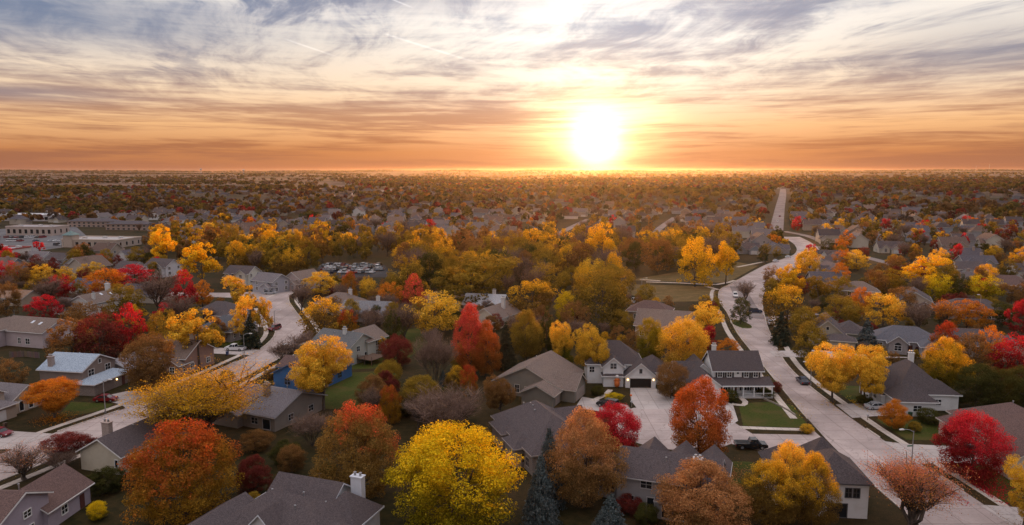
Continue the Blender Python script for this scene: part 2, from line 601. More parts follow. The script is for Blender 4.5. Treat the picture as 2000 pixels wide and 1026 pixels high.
def mk_bark():
    m, n = new_mat('bark')
    p = opos(n)
    nz = n.noise(n.vm('MULTIPLY', p, (30.0, 30.0, 6.0)), 1.0, 4.0, 0.7)
    c = n.mix(n.step(nz, 0.35, 0.7), (0.055, 0.042, 0.034), (0.135, 0.105, 0.085))
    c = n.mix(1.0, c, objcol(n), 'MULTIPLY')
    finish(n, c, 0.95, spec=0.1)
    return m


def mk_glass():
    m, n = new_mat('window_glass')
    finish(n, (0.018, 0.02, 0.024), 0.08, spec=0.6)
    return m


def mk_emit(name, col, strength):
    m, n = new_mat(name)
    e = n.n('ShaderNodeEmission'); n.put(e.inputs[0], col); e.inputs[1].default_value = strength
    o = n.n('ShaderNodeOutputMaterial'); n.t.links.new(e.outputs[0], o.inputs[0])
    return m


SIDING, BRICK, SHINGLE = mk_siding(), mk_brick(), mk_shingle()
PAINT = plain('paint'); GLOSS = plain('car_paint', rough=0.22, spec=0.55, vary=0.06)
ROAD = mk_concrete('road_concrete', (0.40, 0.33, 0.308), (0.53, 0.435, 0.405))
DRIVE = mk_concrete('driveway_concrete', (0.44, 0.385, 0.36), (0.55, 0.485, 0.455), 3.1, 0.4)
WALK = mk_concrete('walk_concrete', (0.54, 0.465, 0.405), (0.64, 0.555, 0.485), 1.5, 0.4)
GROUND, LAWN, BARK, GLASS = mk_ground(), mk_lawn(), mk_bark(), mk_glass()
OLDROAD = mk_concrete('old_road', (0.24, 0.20, 0.19), (0.31, 0.26, 0.245))
MEADOWG = mk_lawn('meadow_grass', (0.085, 0.062, 0.022), (0.15, 0.10, 0.040), (0.17, 0.11, 0.05))
LAMPLIT = mk_emit('lit_lamp', (1.0, 0.62, 0.25), 5.0)
METAL = plain('galvanised', (0.36, 0.36, 0.37), 0.45, 0.5, 0.6)
RUBBER = plain('tyre_rubber', (0.018, 0.018, 0.019), 0.8)

# ------------------------------------------------------------------ land
xs = np.unique(np.concatenate([np.linspace(-600, 600, 41), np.linspace(-2600, 2600, 66), np.linspace(-13000, 13000, 61)]))
ys = np.unique(np.concatenate([np.linspace(-300, 600, 19), np.linspace(600, 2600, 81), np.linspace(2600, 12600, 60)]))
XX, YY = np.meshgrid(xs, ys)
ZZ = np.array([[terrain(a, b) for a, b in zip(ra, rb)] for ra, rb in zip(XX, YY)])
nx, ny = len(xs), len(ys)
idx = np.arange(nx * ny).reshape(ny, nx)
Q = np.stack([idx[:-1, :-1], idx[:-1, 1:], idx[1:, 1:], idx[1:, :-1]], -1).reshape(-1, 4)
tag(link('ground', np_mesh('ground', np.stack([XX, YY, ZZ], -1).reshape(-1, 3), Q, GROUND)), kind='structure')


def sheet(name, pts, z, mat, kind='structure', color=None):
    """flat paved or planted area from an outline of ground points, with a thin edge"""
    bm = bmesh.new()
    vs = [bm.verts.new((p[0], p[1], z)) for p in pts]
    f = bm.faces.new(vs)
    if f.normal.z < 0:
        f.normal_flip()
    bmesh.ops.triangulate(bm, faces=[f])
    me = bpy.data.meshes.new(name); bm.to_mesh(me); bm.free(); me.materials.append(mat)
    me.update()
    if sum(p.normal.z for p in me.polygons) < 0:
        me.flip_normals()
    o = link(name, me, color=color)
    return tag(o, kind=kind)


def spline(pts, step=4.0):
    """smooth polyline through the points (Catmull-Rom)"""
    out = []
    P_ = [pts[0]] + list(pts) + [pts[-1]]
    for i in range(1, len(P_) - 2):
        p0, p1, p2, p3 = (np.array(q, float) for q in P_[i - 1:i + 3])
        k = max(2, int(np.linalg.norm(p2 - p1) / step))
        for j in range(k):
            t = j / k
            out.append(0.5 * ((2 * p1) + (-p0 + p2) * t + (2 * p0 - 5 * p1 + 4 * p2 - p3) * t * t + (-p0 + 3 * p1 - 3 * p2 + p3) * t ** 3))
    out.append(np.array(pts[-1], float))
    return [tuple(q) for q in out]


def strip(name, line, off0, off1, z0, z1, mat, kind='structure'):
    """raised band along a line between two side offsets (kerbs, walks, verges)"""
    L = [np.array(p[:2], float) for p in line]
    m = MB(); rows = []
    for i, p in enumerate(L):
        a, b = L[max(0, i - 1)], L[min(len(L) - 1, i + 1)]
        t = (b - a) / (np.linalg.norm(b - a) + 1e-9); nrm = np.array([t[1], -t[0]])
        q0, q1 = p + nrm * off0, p + nrm * off1
        g = terrain(*p)
        k = len(m.v)
        m.v += [(q0[0], q0[1], g + z0), (q0[0], q0[1], g + z1), (q1[0], q1[1], g + z1), (q1[0], q1[1], g + z0)]
        rows.append(k)
    for a, b in zip(rows, rows[1:]):
        for i in range(3):
            m.f.append((a + i, a + i + 1, b + i + 1, b + i))
    for k in (rows[0], rows[-1]):
        m.f.append((k, k + 1, k + 2, k + 3))
    return tag(m.build(name, mat), kind=kind)


# ---- street on the right, running away from the camera
BL = spline([(58, 40), (58, 100), (58.2, 118), (60, 140), (65.9, 187.5), (70, 218), (76.4, 250), (79.8, 271), (87.7, 298), (99.4, 318), (135, 378), (171, 430), (196, 500), (214, 602)])
BR_ = spline([(72, 40), (71.2, 100), (70.2, 118), (69, 140), (70.6, 177), (79.5, 216), (86.5, 241), (95, 268), (104, 292), (114, 309), (147, 368), (181, 420), (208, 495), (229, 602)])
Z_ROAD = 0.03
sheet('road', BL + BR_[::-1], Z_ROAD, ROAD)
FAR = [(221, 598), (330, 884), (440, 1170), (567, 1507)]
strip('road', spline(FAR, 30), -5.5, 5.5, -0.5, 0.25, OLDROAD)
# court with a round end
arc = [(32 + 12.5 * math.cos(R(a)), 136 + 12.5 * math.sin(R(a))) for a in range(12, 318, 12)]
court = [(58.4, 133.5), (56.5, 131.3), (46, 131.8)] + arc + [(44, 124), (47, 121.6), (56.5, 120.8), (58.2, 118)]
sheet('road', court, Z_ROAD + 0.004, ROAD)
# ---- street on the left
AL = spline([(-104, 60), (-97, 95), (-90.8, 121.8), (-87.6, 133), (-82.4, 145.3), (-78.2, 158.3), (-72.6, 184), (-70.9, 197.5), (-72.2, 213), (-77, 228), (-87, 250), (-95, 266), (-104, 277), (-130, 283), (-165, 286)])
AR = spline([(-94, 60), (-88.5, 95), (-82.7, 112), (-78.3, 124), (-72, 144), (-66.6, 164), (-62.4, 187.5), (-61.2, 205), (-62.6, 217), (-68.5, 232), (-78.8, 255), (-87, 275), (-90, 292), (-89, 340)])
sheet('road', AL + [(-165, 293), (-114, 291), (-102, 296), (-98, 340)] + AR[::-1], Z_ROAD, ROAD)


def between(line, y0, y1):
    return [p for p in line if y0 <= p[1] <= y1]


# kerbs are real steps
for line, sgn in ((BL, -1), (BR_, 1), (AL, -1), (AR, 1)):
    cuts = {id(BL): [(40, 116), (134, 480)], id(BR_): [(40, 96), (103, 117), (128, 139), (150, 189), (195, 480)],
            id(AL): [(60, 124), (131.5, 146), (153, 189), (196, 283)], id(AR): [(60, 151), (160, 340)]}[id(line)]
    for y0, y1 in cuts:
        seg = between(line, y0, y1)
        if len(seg) > 1:
            strip('kerb', seg, 0.0, 0.22 * sgn, -0.05, 0.15, WALK)
# footpaths a little back from the kerb
for line, sgn, y0, y1 in ((BR_, 1, 40, 260), (AL, -1, 60, 262), (AR, 1, 100, 280), (BL, -1, 134, 300)):
    strip('footpath', between(line, y0, y1), 2.1 * sgn, 3.5 * sgn, -0.05, 0.06, WALK)
strip('footpath', spline([(44.6, 134.2), (50, 133.6), (56, 133.0)]), -0.3, -1.7, -0.05, 0.07, WALK)
strip('footpath', spline([(43.6, 116), (47.5, 119), (56, 117.6)]), -0.3, 1.0, -0.05, 0.07, WALK)

# driveways (z steps keep the sheets apart)
def drive(pts, z=0.038):
    return sheet('driveway', pts, z, DRIVE)


drive([(41.5, 152.4), (46.4, 152.4), (47.5, 149), (45.5, 139), (42.6, 135.5), (37.5, 143), (36.8, 147.2)], 0.046)
drive([(27.4, 161.0), (33.0, 161.0), (37.2, 151.5), (37.5, 146.4), (26.5, 146), (26.0, 152)], 0.042)
drive([(13.4, 147.0), (15.6, 154.4), (24.8, 148.6), (25.2, 144.6), (21.8, 143.0)], 0.050)
drive([(69.2, 140.5), (69.6, 149), (80.5, 150.6), (82, 141.8), (74, 141.6)], 0.068)
drive([(69.6, 117.5), (68.9, 128), (73, 126.5), (86, 124.8), (86, 117.6), (74, 118)], 0.068)
drive([(70.8, 96), (70.4, 102.5), (76, 101.5), (92, 102), (92, 95)], 0.068)
drive([(70.6, 189), (71.8, 195), (86, 196.5), (97, 190.5), (110.5, 187.6), (104.7, 187.8), (92, 186.5)], 0.068)
drive([(-92.4, 153.2), (-87.8, 158.4), (-81.5, 158), (-77.9, 158.8), (-81.8, 146.6), (-84, 149)], 0.068)
drive([(-87, 193), (-87, 199.5), (-70.8, 196.4), (-71.3, 190.4)], 0.068)
drive([(-104, 124.4), (-104, 134.4), (-88, 131.8), (-90.2, 124)], 0.068)
drive([(-66.6, 151), (-65.2, 160), (-56, 161.5), (-56, 154.5)], 0.068)
drive([(-76.9, 226), (-81.5, 236), (-92, 233), (-92, 226)], 0.068)
# garden paths
strip('footpath', spline([(47.4, 149.5), (49.5, 148.6), (50.8, 151.0), (50.6, 153.6)], 1.0), -0.6, 0.6, -0.02, 0.075, WALK)
strip('footpath', spline([(17.4, 151.5), (20.5, 155.2), (22.6, 159.5)], 1.0), -0.6, 0.6, -0.02, 0.075, WALK)
strip('footpath', spline([(-100, 300), (-96.5, 288), (-97, 279)], 2.0), -0.7, 0.7, -0.02, 0.075, WALK)
for px in ([(1262, 551), (1330, 553), (1400, 556), (1435, 548)], [(1380, 560), (1403, 566)], [(1440, 522), (1490, 512)], [(1250, 546), (1290, 549)]):
    strip('footpath', spline([G(*q) for q in px], 6.0), -0.9, 0.9, -0.02, 0.06, WALK)
# lawns with short mown grass
for pts in ([(45.6, 136.2), (48.4, 147.6), (52, 150.4), (57.8, 151), (60.2, 148), (58.6, 137), (57.6, 134.9)],
            [(34, 108), (33, 119.5), (41, 118.6), (46, 114.4), (49, 112), (46, 104), (38, 103)],
            [(73.8, 128.8), (73.6, 139.8), (84, 139.6), (84, 128)],
            [(74.4, 103.2), (73.9, 116.8), (86, 116.6), (87, 103.6)],
            [(73.7, 151.2), (74.6, 163), (85, 162), (82.5, 152)],
            [(-92.5, 139.6), (-96, 151), (-86, 149.6), (-85.5, 146)],
            [(-45, 176), (-30, 178), (-24, 205), (-30, 225), (-44, 215), (-50, 195)],
            [(-47, 148), (-38, 146), (-27, 150), (-28, 176), (-44, 173)],
            [(-85, 200.5), (-75, 198.8), (-76, 214), (-85, 216)]):
    sheet('lawn', pts, 0.022, LAWN)
for px in ([(1215, 555), (1395, 560), (1400, 588), (1290, 590), (1225, 575)], [(1225, 548), (1420, 553), (1480, 520), (1440, 512), (1300, 535)]):
    sheet('meadow', [G(*q) for q in px], 0.02, MEADOWG)
# ------------------------------------------------------------------ trees
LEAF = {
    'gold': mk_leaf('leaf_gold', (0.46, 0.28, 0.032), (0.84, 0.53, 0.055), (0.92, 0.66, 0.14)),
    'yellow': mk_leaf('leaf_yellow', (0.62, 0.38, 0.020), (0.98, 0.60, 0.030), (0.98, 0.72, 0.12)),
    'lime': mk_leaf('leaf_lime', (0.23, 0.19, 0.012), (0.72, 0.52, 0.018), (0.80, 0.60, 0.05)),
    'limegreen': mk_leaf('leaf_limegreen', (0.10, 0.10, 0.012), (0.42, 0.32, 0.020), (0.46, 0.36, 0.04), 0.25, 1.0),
    'yellowtop': mk_leaf('leaf_yellowtop', (0.15, 0.125, 0.014), (0.80, 0.46, 0.030), (0.6, 0.42, 0.05), 0.25, 0.8),  # green leaves low in the crown, yellow orange ones at its top
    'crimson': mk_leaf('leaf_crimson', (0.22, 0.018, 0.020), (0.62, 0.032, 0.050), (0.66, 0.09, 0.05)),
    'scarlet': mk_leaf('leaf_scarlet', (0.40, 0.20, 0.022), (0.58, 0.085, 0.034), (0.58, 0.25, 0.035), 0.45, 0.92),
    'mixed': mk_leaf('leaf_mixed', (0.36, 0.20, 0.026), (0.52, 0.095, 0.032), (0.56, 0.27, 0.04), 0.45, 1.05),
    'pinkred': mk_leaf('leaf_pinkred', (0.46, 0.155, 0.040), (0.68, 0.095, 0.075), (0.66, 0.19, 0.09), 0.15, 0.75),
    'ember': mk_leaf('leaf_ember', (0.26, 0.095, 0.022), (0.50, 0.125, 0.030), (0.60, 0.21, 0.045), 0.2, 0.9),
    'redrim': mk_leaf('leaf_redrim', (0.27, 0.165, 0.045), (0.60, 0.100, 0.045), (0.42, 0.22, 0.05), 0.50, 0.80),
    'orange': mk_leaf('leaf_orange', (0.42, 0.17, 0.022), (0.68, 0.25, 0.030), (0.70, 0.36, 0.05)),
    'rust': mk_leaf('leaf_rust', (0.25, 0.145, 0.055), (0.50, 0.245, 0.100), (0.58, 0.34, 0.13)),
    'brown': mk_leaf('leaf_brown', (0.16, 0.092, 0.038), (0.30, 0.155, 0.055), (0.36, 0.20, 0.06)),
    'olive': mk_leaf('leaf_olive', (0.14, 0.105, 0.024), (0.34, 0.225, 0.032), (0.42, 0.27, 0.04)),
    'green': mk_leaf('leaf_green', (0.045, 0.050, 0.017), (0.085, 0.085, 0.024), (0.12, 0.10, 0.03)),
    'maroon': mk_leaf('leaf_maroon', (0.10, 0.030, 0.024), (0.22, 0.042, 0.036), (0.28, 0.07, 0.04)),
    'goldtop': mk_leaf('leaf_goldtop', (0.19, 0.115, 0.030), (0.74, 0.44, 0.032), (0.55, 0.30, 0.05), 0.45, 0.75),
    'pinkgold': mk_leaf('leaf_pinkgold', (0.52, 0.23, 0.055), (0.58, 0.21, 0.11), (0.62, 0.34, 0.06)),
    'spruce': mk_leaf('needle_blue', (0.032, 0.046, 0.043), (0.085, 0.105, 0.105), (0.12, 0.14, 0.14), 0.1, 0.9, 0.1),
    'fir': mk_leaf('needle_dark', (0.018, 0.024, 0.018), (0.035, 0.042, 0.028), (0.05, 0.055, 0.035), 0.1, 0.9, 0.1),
    'twig': mk_leaf('twig_bark', (0.15, 0.098, 0.075), (0.22, 0.145, 0.115), (0.26, 0.16, 0.10), trans=0.0),
}


def prof(shape, z):
    """crown half-width against height in the crown (0..1)"""
    if shape == 'round':
        return 0.5 * max(0.0, 1 - abs((z - 0.45) / 0.56) ** 2.3) ** 0.5
    if shape == 'egg':
        return 0.5 * (max(0.0, 1 - ((0.40 - z) / 0.42) ** 2) ** 0.5 if z < 0.40 else max(0.0, 1 - ((z - 0.40) / 0.62) ** 1.7) ** 0.8)
    if shape == 'vase':
        return 0.5 * (0.25 + 0.75 * ss(0, 0.6, z) if z < 0.62 else max(0.0, 1 - ((z - 0.62) / 0.40) ** 2) ** 0.5)
    if shape == 'dome':
        return 0.5 * (0.86 + 0.14 * ss(0, 0.25, z) if z < 0.25 else max(0.0, 1 - ((z - 0.25) / 0.77) ** 2.4) ** 0.55)
    if shape == 'column':
        return 0.5 * max(0.0, 1 - abs((z - 0.42) / 0.60) ** 3.0) ** 0.6
    if shape == 'cone':
        return 0.5 * min(1.0, 1.06 * (1 - z) ** 0.85) * ss(-0.08, 0.10, z)
    return 0.5 * max(0.0, 1 - ((z - 0.5) / 0.52) ** 2) ** 0.5


def rnd_unit(rng, n):
    v = rng.normal(size=(n, 3))
    return v / np.linalg.norm(v, axis=1, keepdims=True)


def quads(rng, P, N, size, aspect=0.66):
    n = len(P)
    N = N / (np.linalg.norm(N, axis=1, keepdims=True) + 1e-9)
    a = np.cross(N, rnd_unit(rng, n)); a /= (np.linalg.norm(a, axis=1, keepdims=True) + 1e-9)
    b = np.cross(N, a)
    s = size * rng.uniform(0.6, 1.35, (n, 1))
    a = a * s; b = b * s * aspect
    bend = N * s * 0.25
    V = np.stack([P - a, P - b + bend, P + a, P + b + bend], 1).reshape(-1, 3)
    return V


def crown_cloud(rng, shape, base, K, n_leaf, leaf, cr, squash=1.0, lobes=0):
    """clumps of leaves spread through the crown's volume, denser towards the outside"""
    C, lob = [], []
    if lobes:
        for _ in range(lobes):
            t = rng.uniform(0, 6.283); q = rng.uniform(0.14, 0.32)
            lob.append((q * math.cos(t), q * math.sin(t), rng.uniform(0.20, 0.86), rng.uniform(0.19, 0.30)))
        lob.append((0, 0, 0.58, 0.34))
    wob = rng.uniform(0, 6.283, 4)
    while len(C) < K:
        if lob:
            l = lob[rng.integers(len(lob))]
            d = rnd_unit(rng, 1)[0] * rng.uniform(0.5, 1.0) ** 0.4
            c = np.array([l[0] + d[0] * l[3] * 0.85, l[1] + d[1] * l[3] * 0.85, l[2] + d[2] * l[3] * 0.62])
            if c[2] < 0.02 or c[2] > 0.98:
                continue
        else:
            z = rng.uniform(0.02, 0.985); r = prof(shape, z)
            if rng.uniform() > (r / 0.5) ** 1.1 + 0.1:
                continue
            t = rng.uniform(0, 6.283)
            r *= 1 + 0.13 * math.sin(2 * t + wob[0] + 3 * z) + 0.09 * math.sin(3 * t + wob[1] - 5 * z) + 0.06 * math.sin(5 * t + wob[2] + 9 * z)
            q = max(0.0, r - cr * 0.45) * rng.uniform(0.04, 1.0) ** 0.36
            c = np.array([q * math.cos(t), q * math.sin(t), z])
        C.append(c)
    C = np.array(C)
    R_ = cr * rng.uniform(0.55, 1.35, K)
    wgt = R_ ** 2; cnt = np.maximum(6, (n_leaf * wgt / wgt.sum()).astype(int))
    which = np.repeat(np.arange(K), cnt); n = len(which)
    d = rnd_unit(rng, n)
    rr = R_[which][:, None] * rng.uniform(0.25, 1.0, (n, 1)) ** 0.45
    P = C[which] + d * rr * np.array([1, 1, 0.80 * squash])
    hw = np.percentile(np.linalg.norm(P[:, :2], axis=1), 96); zt = np.percentile(P[:, 2], 99.6)
    P[:, :2] *= 0.5 / hw; C[:, :2] *= 0.46 / hw; P[:, 2] /= zt
    P[:, 2] = base + np.clip(P[:, 2], -0.03, 1.05) * (1 - base)
    out = P - np.array([0, 0, base + (1 - base) * 0.40])
    out /= (np.linalg.norm(out, axis=1, keepdims=True) + 1e-9)
    N = d * 0.7 + out * 0.5 + rnd_unit(rng, n) * 0.75 + np.array([0, 0, 0.22])
    V = quads(rng, P, N, leaf)
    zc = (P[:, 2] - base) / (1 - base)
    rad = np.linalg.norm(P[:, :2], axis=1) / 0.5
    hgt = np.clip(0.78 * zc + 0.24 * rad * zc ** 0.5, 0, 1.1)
    clump_t = rng.uniform(0, 1, K)[which]
    tint = np.clip(0.65 * rng.uniform(0, 1, n) + 0.35 * clump_t, 0, 1)
    return V, np.repeat(tint, 4), np.repeat(hgt, 4), C


def trunk_mesh(rng, base, C, thick=0.020, limbs=9, seg=6):
    m = MB()
    lean = rng.uniform(-0.02, 0.02, 2)
    fork = base + (1 - base) * 0.10
    pts = [(0, 0, -0.02), (lean[0] * .4, lean[1] * .4, fork * 0.55), (lean[0], lean[1], fork), (lean[0] * 1.6, lean[1] * 1.6, base + (1 - base) * 0.42), (lean[0] * 2, lean[1] * 2, base + (1 - base) * 0.78)]
    rad = [thick * 1.35, thick, thick * 0.85, thick * 0.5, thick * 0.12]
    for i in range(4):
        m.tube(pts[i], pts[i + 1], rad[i], rad[i + 1], seg, caps=False)
    order = rng.permutation(len(C))[:limbs]
    for k in order:
        c = C[k]; e = Vector((c[0], c[1], base + c[2] * (1 - base)))
        z0 = max(fork * 0.9, min(e.z - 0.10, base + (1 - base) * rng.uniform(0.05, 0.45)))
        f = min(1.0, z0 / (base + (1 - base) * 0.78))
        s = Vector((lean[0] * 2 * f, lean[1] * 2 * f, z0))
        mid = s.lerp(e, 0.5) + Vector((0, 0, -0.03)) + Vector(rng.uniform(-0.025, 0.025, 3))
        m.tube(s, mid, thick * 0.48, thick * 0.28, 5, caps=False)
        m.tube(mid, e, thick * 0.28, thick * 0.06, 4, caps=False)
    return m


def broadleaf(name, seed, shape, base, K, n_leaf, leaf, cr, lobes=0, limbs=9, thick=0.020):
    rng = np.random.default_rng(seed)
    V, t, h, C = crown_cloud(rng, shape, base, K, n_leaf, leaf, cr, lobes=lobes)
    Qd = np.arange(len(V)).reshape(-1, 4)
    cm = np_mesh(name + '_crown', V, Qd, LEAF['gold'], {'tint': t, 'hgt': h})
    tm = trunk_mesh(rng, base, C, thick, limbs).mesh(name + '_trunk', BARK, True)
    return {'crown': cm, 'trunk': tm}


def conifer(name, seed, tiers, per, leaf, droop=0.25, base=0.03):
    rng = np.random.default_rng(seed)
    P, N = [], []
    for i in range(tiers):
        z = base + (1 - base) * (i + rng.uniform(0, 0.7)) / tiers
        r = 0.5 * min(1.0, 1.08 * (1 - (z - base) / (1 - base)) ** 0.82 + 0.015) * (ss(-0.1, 0.09, z - base))
        nb = max(5, int(per * (0.35 + r * 1.5)))
        for j in range(nb):
            t = rng.uniform(0, 6.283); L = r * rng.uniform(0.72, 1.1)
            k = max(4, int(26 * L / 0.5 * per / 16))
            s = rng.uniform(0.12, 1.0, k) ** 0.7
            w_ = 0.055 * (1.15 - s) + 0.012
            q = np.stack([np.cos(t) * s * L - np.sin(t) * rng.normal(0, 1, k) * w_, np.sin(t) * s * L + np.cos(t) * rng.normal(0, 1, k) * w_,
                          z - droop * L * s ** 1.6 * 0.55 + rng.normal(0, 0.008, k)], 1)
            P.append(q); N.append(np.stack([np.full(k, math.cos(t) * .55), np.full(k, math.sin(t) * .55), np.full(k, .8)], 1) + rng.normal(0, .35, (k, 3)))
    P = np.concatenate(P); N = np.concatenate(N)
    V = quads(rng, P, N, leaf, 0.45)
    n = len(P)
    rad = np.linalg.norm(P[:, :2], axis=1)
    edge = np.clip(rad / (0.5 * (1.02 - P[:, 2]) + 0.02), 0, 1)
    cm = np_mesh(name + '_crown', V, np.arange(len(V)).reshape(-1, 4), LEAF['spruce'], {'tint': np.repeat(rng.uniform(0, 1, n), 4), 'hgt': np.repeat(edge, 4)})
    tm = MB().tube((0, 0, -0.01), (0, 0, 0.5), 0.022, 0.012, 6).tube((0, 0, 0.5), (0, 0, 0.97), 0.012, 0.002, 5).mesh(name + '_trunk', BARK, True)
    return {'crown': cm, 'trunk': tm}


def bare(name, seed, levels=(6, 5, 5), leafy=0, spread=0.42, stems=1, twigs=6, leaf=0.013, tw=0.0016, trunk=0.20, r0=0.015, inner=0.15, up=0.3):
    """open tree: every limb and twig modelled, leaves only at the tips if any"""
    rng = np.random.default_rng(seed)
    m = MB(); tw_p, tw_d, tw_l = [], [], []

    def twig(p, e, d, L, k):
        for _ in range(k):
            q = p.lerp(e, rng.uniform(0.1, 1.0))
            dd = (d + Vector(rng.normal(0, 0.55, 3)) + Vector((0, 0, 0.2))).normalized()
            tw_p.append(q); tw_d.append(dd); tw_l.append(L * rng.uniform(0.45, 1.0))

    def grow(p, d, L, r, lev):
        e = p + d * L
        k = p.lerp(e, 0.5) + Vector(rng.normal(0, L * 0.045, 3))
        n_s = 6 if lev < 2 else 3
        m.tube(p, k, r, r * 0.82, n_s, caps=False)
        m.tube(k, e, r * 0.82, r * 0.6, n_s, caps=False)
        if lev >= 2:
            twig(p, e, d, L * 0.9, twigs if lev >= len(levels) else twigs // 2)
        if lev >= len(levels):
            return
        n = levels[lev]
        for i in range(n):
            f = rng.uniform(0.40, 1.0) if lev else rng.uniform(0.70, 1.0)
            t = 6.283 * (i + rng.uniform(0, 0.8)) / n
            sp_ = spread * rng.uniform(0.35, 1.35) * (0.8 if lev == 0 else 1.0)
            a = d.orthogonal().normalized(); b = d.cross(a)
            nd = (d + (a * math.cos(t) + b * math.sin(t)) * sp_ + Vector((0, 0, up * (1.6 if lev == 0 else 1.0)))).normalized()
            grow(p.lerp(e, f), nd, (0.34 if lev == 0 else L * 0.72) * rng.uniform(0.75, 1.1), r * (0.55 if lev == 0 else 0.5), lev + 1)

    for s in range(stems):
        t = 6.283 * (s + rng.uniform(0, 0.5)) / max(1, stems)
        lean = rng.uniform(0.15, 0.6)
        d0 = Vector((math.cos(t) * lean, math.sin(t) * lean, 1)).normalized() if stems > 1 else Vector((0, 0, 1))
        grow(Vector((0, 0, -0.01)), d0, trunk, r0 / stems ** 0.5, 0)
    P = np.array([tuple(v) for v in tw_p]); D = np.array([tuple(v) for v in tw_d]); L_ = np.array(tw_l)[:, None]
    n = len(P)
    tip = P + D * L_
    half = np.percentile(np.abs(tip[:, :2]), 97); hz = np.percentile(tip[:, 2], 99.5)
    sc = np.array([0.5 / half, 0.5 / half, 1.0 / hz])
    a = np.cross(D, rnd_unit(rng, n)); a /= np.linalg.norm(a, axis=1, keepdims=True); a = a * tw
    Ps, Ts = P * sc, tip * sc
    ok_ = np.linalg.norm(Ts[:, :2], axis=1) < 0.60
    P, D, L_, a, Ps, Ts, tip = P[ok_], D[ok_], L_[ok_], a[ok_], Ps[ok_], Ts[ok_], tip[ok_]
    n = len(P)
    V = np.stack([Ps - a, Ps + a, Ts + a * 0.35, Ts - a * 0.35], 1).reshape(-1, 3)
    m.v = [(x * sc[0], y * sc[1], z * sc[2]) for x, y, z in m.v]
    out = {'trunk': m.mesh(name + '_trunk', BARK, True),
           'branches': np_mesh(name + '_twigs', V, np.arange(len(V)).reshape(-1, 4), LEAF['twig'], {'tint': np.repeat(rng.uniform(0, 1, n), 4), 'hgt': np.clip(V[:, 2], 0, 1)})}
    if leafy:
        k = rng.integers(0, n, leafy)
        Pl = (P[k] + D[k] * L_[k] * rng.uniform(0.2, 1.05, (leafy, 1)) + rng.normal(0, 0.012, (leafy, 3))) * sc
        edge = np.linalg.norm((Pl - np.array([0, 0, 0.45])) * np.array([2, 2, 1.8]), axis=1)
        Pl = Pl[edge > rng.uniform(inner, inner + 0.55, leafy)]
        Vl = quads(rng, Pl, rnd_unit(rng, len(Pl)), leaf)
        out['crown'] = np_mesh(name + '_crown', Vl, np.arange(len(Vl)).reshape(-1, 4), LEAF['gold'], {'tint': np.repeat(rng.uniform(0, 1, len(Pl)), 4), 'hgt': np.repeat(np.clip(Pl[:, 2], 0, 1), 4)})
    return out


PROTO = {}
_spec = {'round': (0.10, 0.115, 0), 'egg': (0.09, 0.105, 0), 'vase': (0.20, 0.11, 0), 'dome': (0.07, 0.10, 0), 'column': (0.06, 0.12, 0), 'lobed': (0.10, 0.085, 9), 'cone': (0.06, 0.10, 0)}
for s_, (b_, c_, l_) in _spec.items():
    for v_i in range(2):
        PROTO[s_, 'hero', v_i] = broadleaf(s_, 11 + v_i * 7 + len(s_), s_, b_, 330, 44000, 0.0084, c_ * 0.74, l_, 16)
        PROTO[s_, 'mid', v_i] = broadleaf(s_, 51 + v_i * 7 + len(s_), s_, b_, 110, 7000, 0.0160, c_ * 0.84, l_, 8)
    for v_i in range(3):
        PROTO[s_, 'far', v_i] = broadleaf(s_, 91 + v_i * 7 + len(s_), s_, b_, 36, 900, 0.042, c_ * 1.1, l_, 3)
for v_i in range(2):
    PROTO['spruce', 'hero', v_i] = conifer('spruce', 5 + v_i, 36, 24, 0.021)
    PROTO['spruce', 'mid', v_i] = conifer('spruce', 8 + v_i, 26, 16, 0.036)
    PROTO['airy', 'hero', v_i] = bare('airy', 21 + v_i, (8, 5, 4), 42000, 0.42, 1, 9, 0.0064, inner=0.08)
    PROTO['airy', 'mid', v_i] = bare('airy', 31 + v_i, (7, 5, 3), 4200, 0.46, 1, 8, 0.017, 0.0028, inner=0.15)
    PROTO['fan', 'hero', v_i] = bare('fan', 71 + v_i, (9, 5, 4), 26000, 0.34, 1, 10, 0.0072, inner=0.34, up=0.42, trunk=0.14)
    PROTO['bare', 'hero', v_i] = bare('bare', 41 + v_i, (8, 5, 4), 5200, 0.40, 1, 13, 0.0072, inner=0.5)
    PROTO['bare', 'mid', v_i] = bare('bare', 43 + v_i, (7, 5, 3), 900, 0.46, 1, 16, 0.014, 0.0034, inner=0.4)
    PROTO['thicket', 'hero', v_i] = bare('thicket', 61 + v_i, (5, 4, 3), 1500, 0.5, 9, 9, 0.008, 0.0022, trunk=0.3, inner=0.5)
    PROTO['thicket', 'mid', v_i] = bare('thicket', 63 + v_i, (4, 4, 2), 500, 0.5, 8, 9, 0.014, 0.004, trunk=0.3, inner=0.5)
for s_ in ('spruce', 'airy', 'bare', 'thicket'):
    for v_i in range(3):
        PROTO[s_, 'far', v_i] = PROTO[s_, 'mid', v_i % 2]

NAME = {'gold': 'ash_tree', 'yellow': 'cottonwood_tree', 'lime': 'locust_tree', 'limegreen': 'pear_tree', 'yellowtop': 'maple_tree', 'crimson': 'red_maple_tree', 'scarlet': 'maple_tree', 'mixed': 'maple_tree', 'pinkred': 'red_maple_tree', 'ember': 'maple_tree',
        'redrim': 'maple_tree', 'orange': 'orange_maple_tree', 'rust': 'oak_tree', 'brown': 'brown_oak_tree', 'olive': 'hackberry_tree', 'green': 'evergreen_tree', 'maroon': 'crabapple_tree',
        'goldtop': 'elm_tree', 'pinkgold': 'pear_tree', 'spruce': 'spruce_tree', 'fir': 'fir_tree', 'twig': 'bare_tree'}
SPOTS = []                        # (x, y, radius) already taken
trng = random.Random(77)


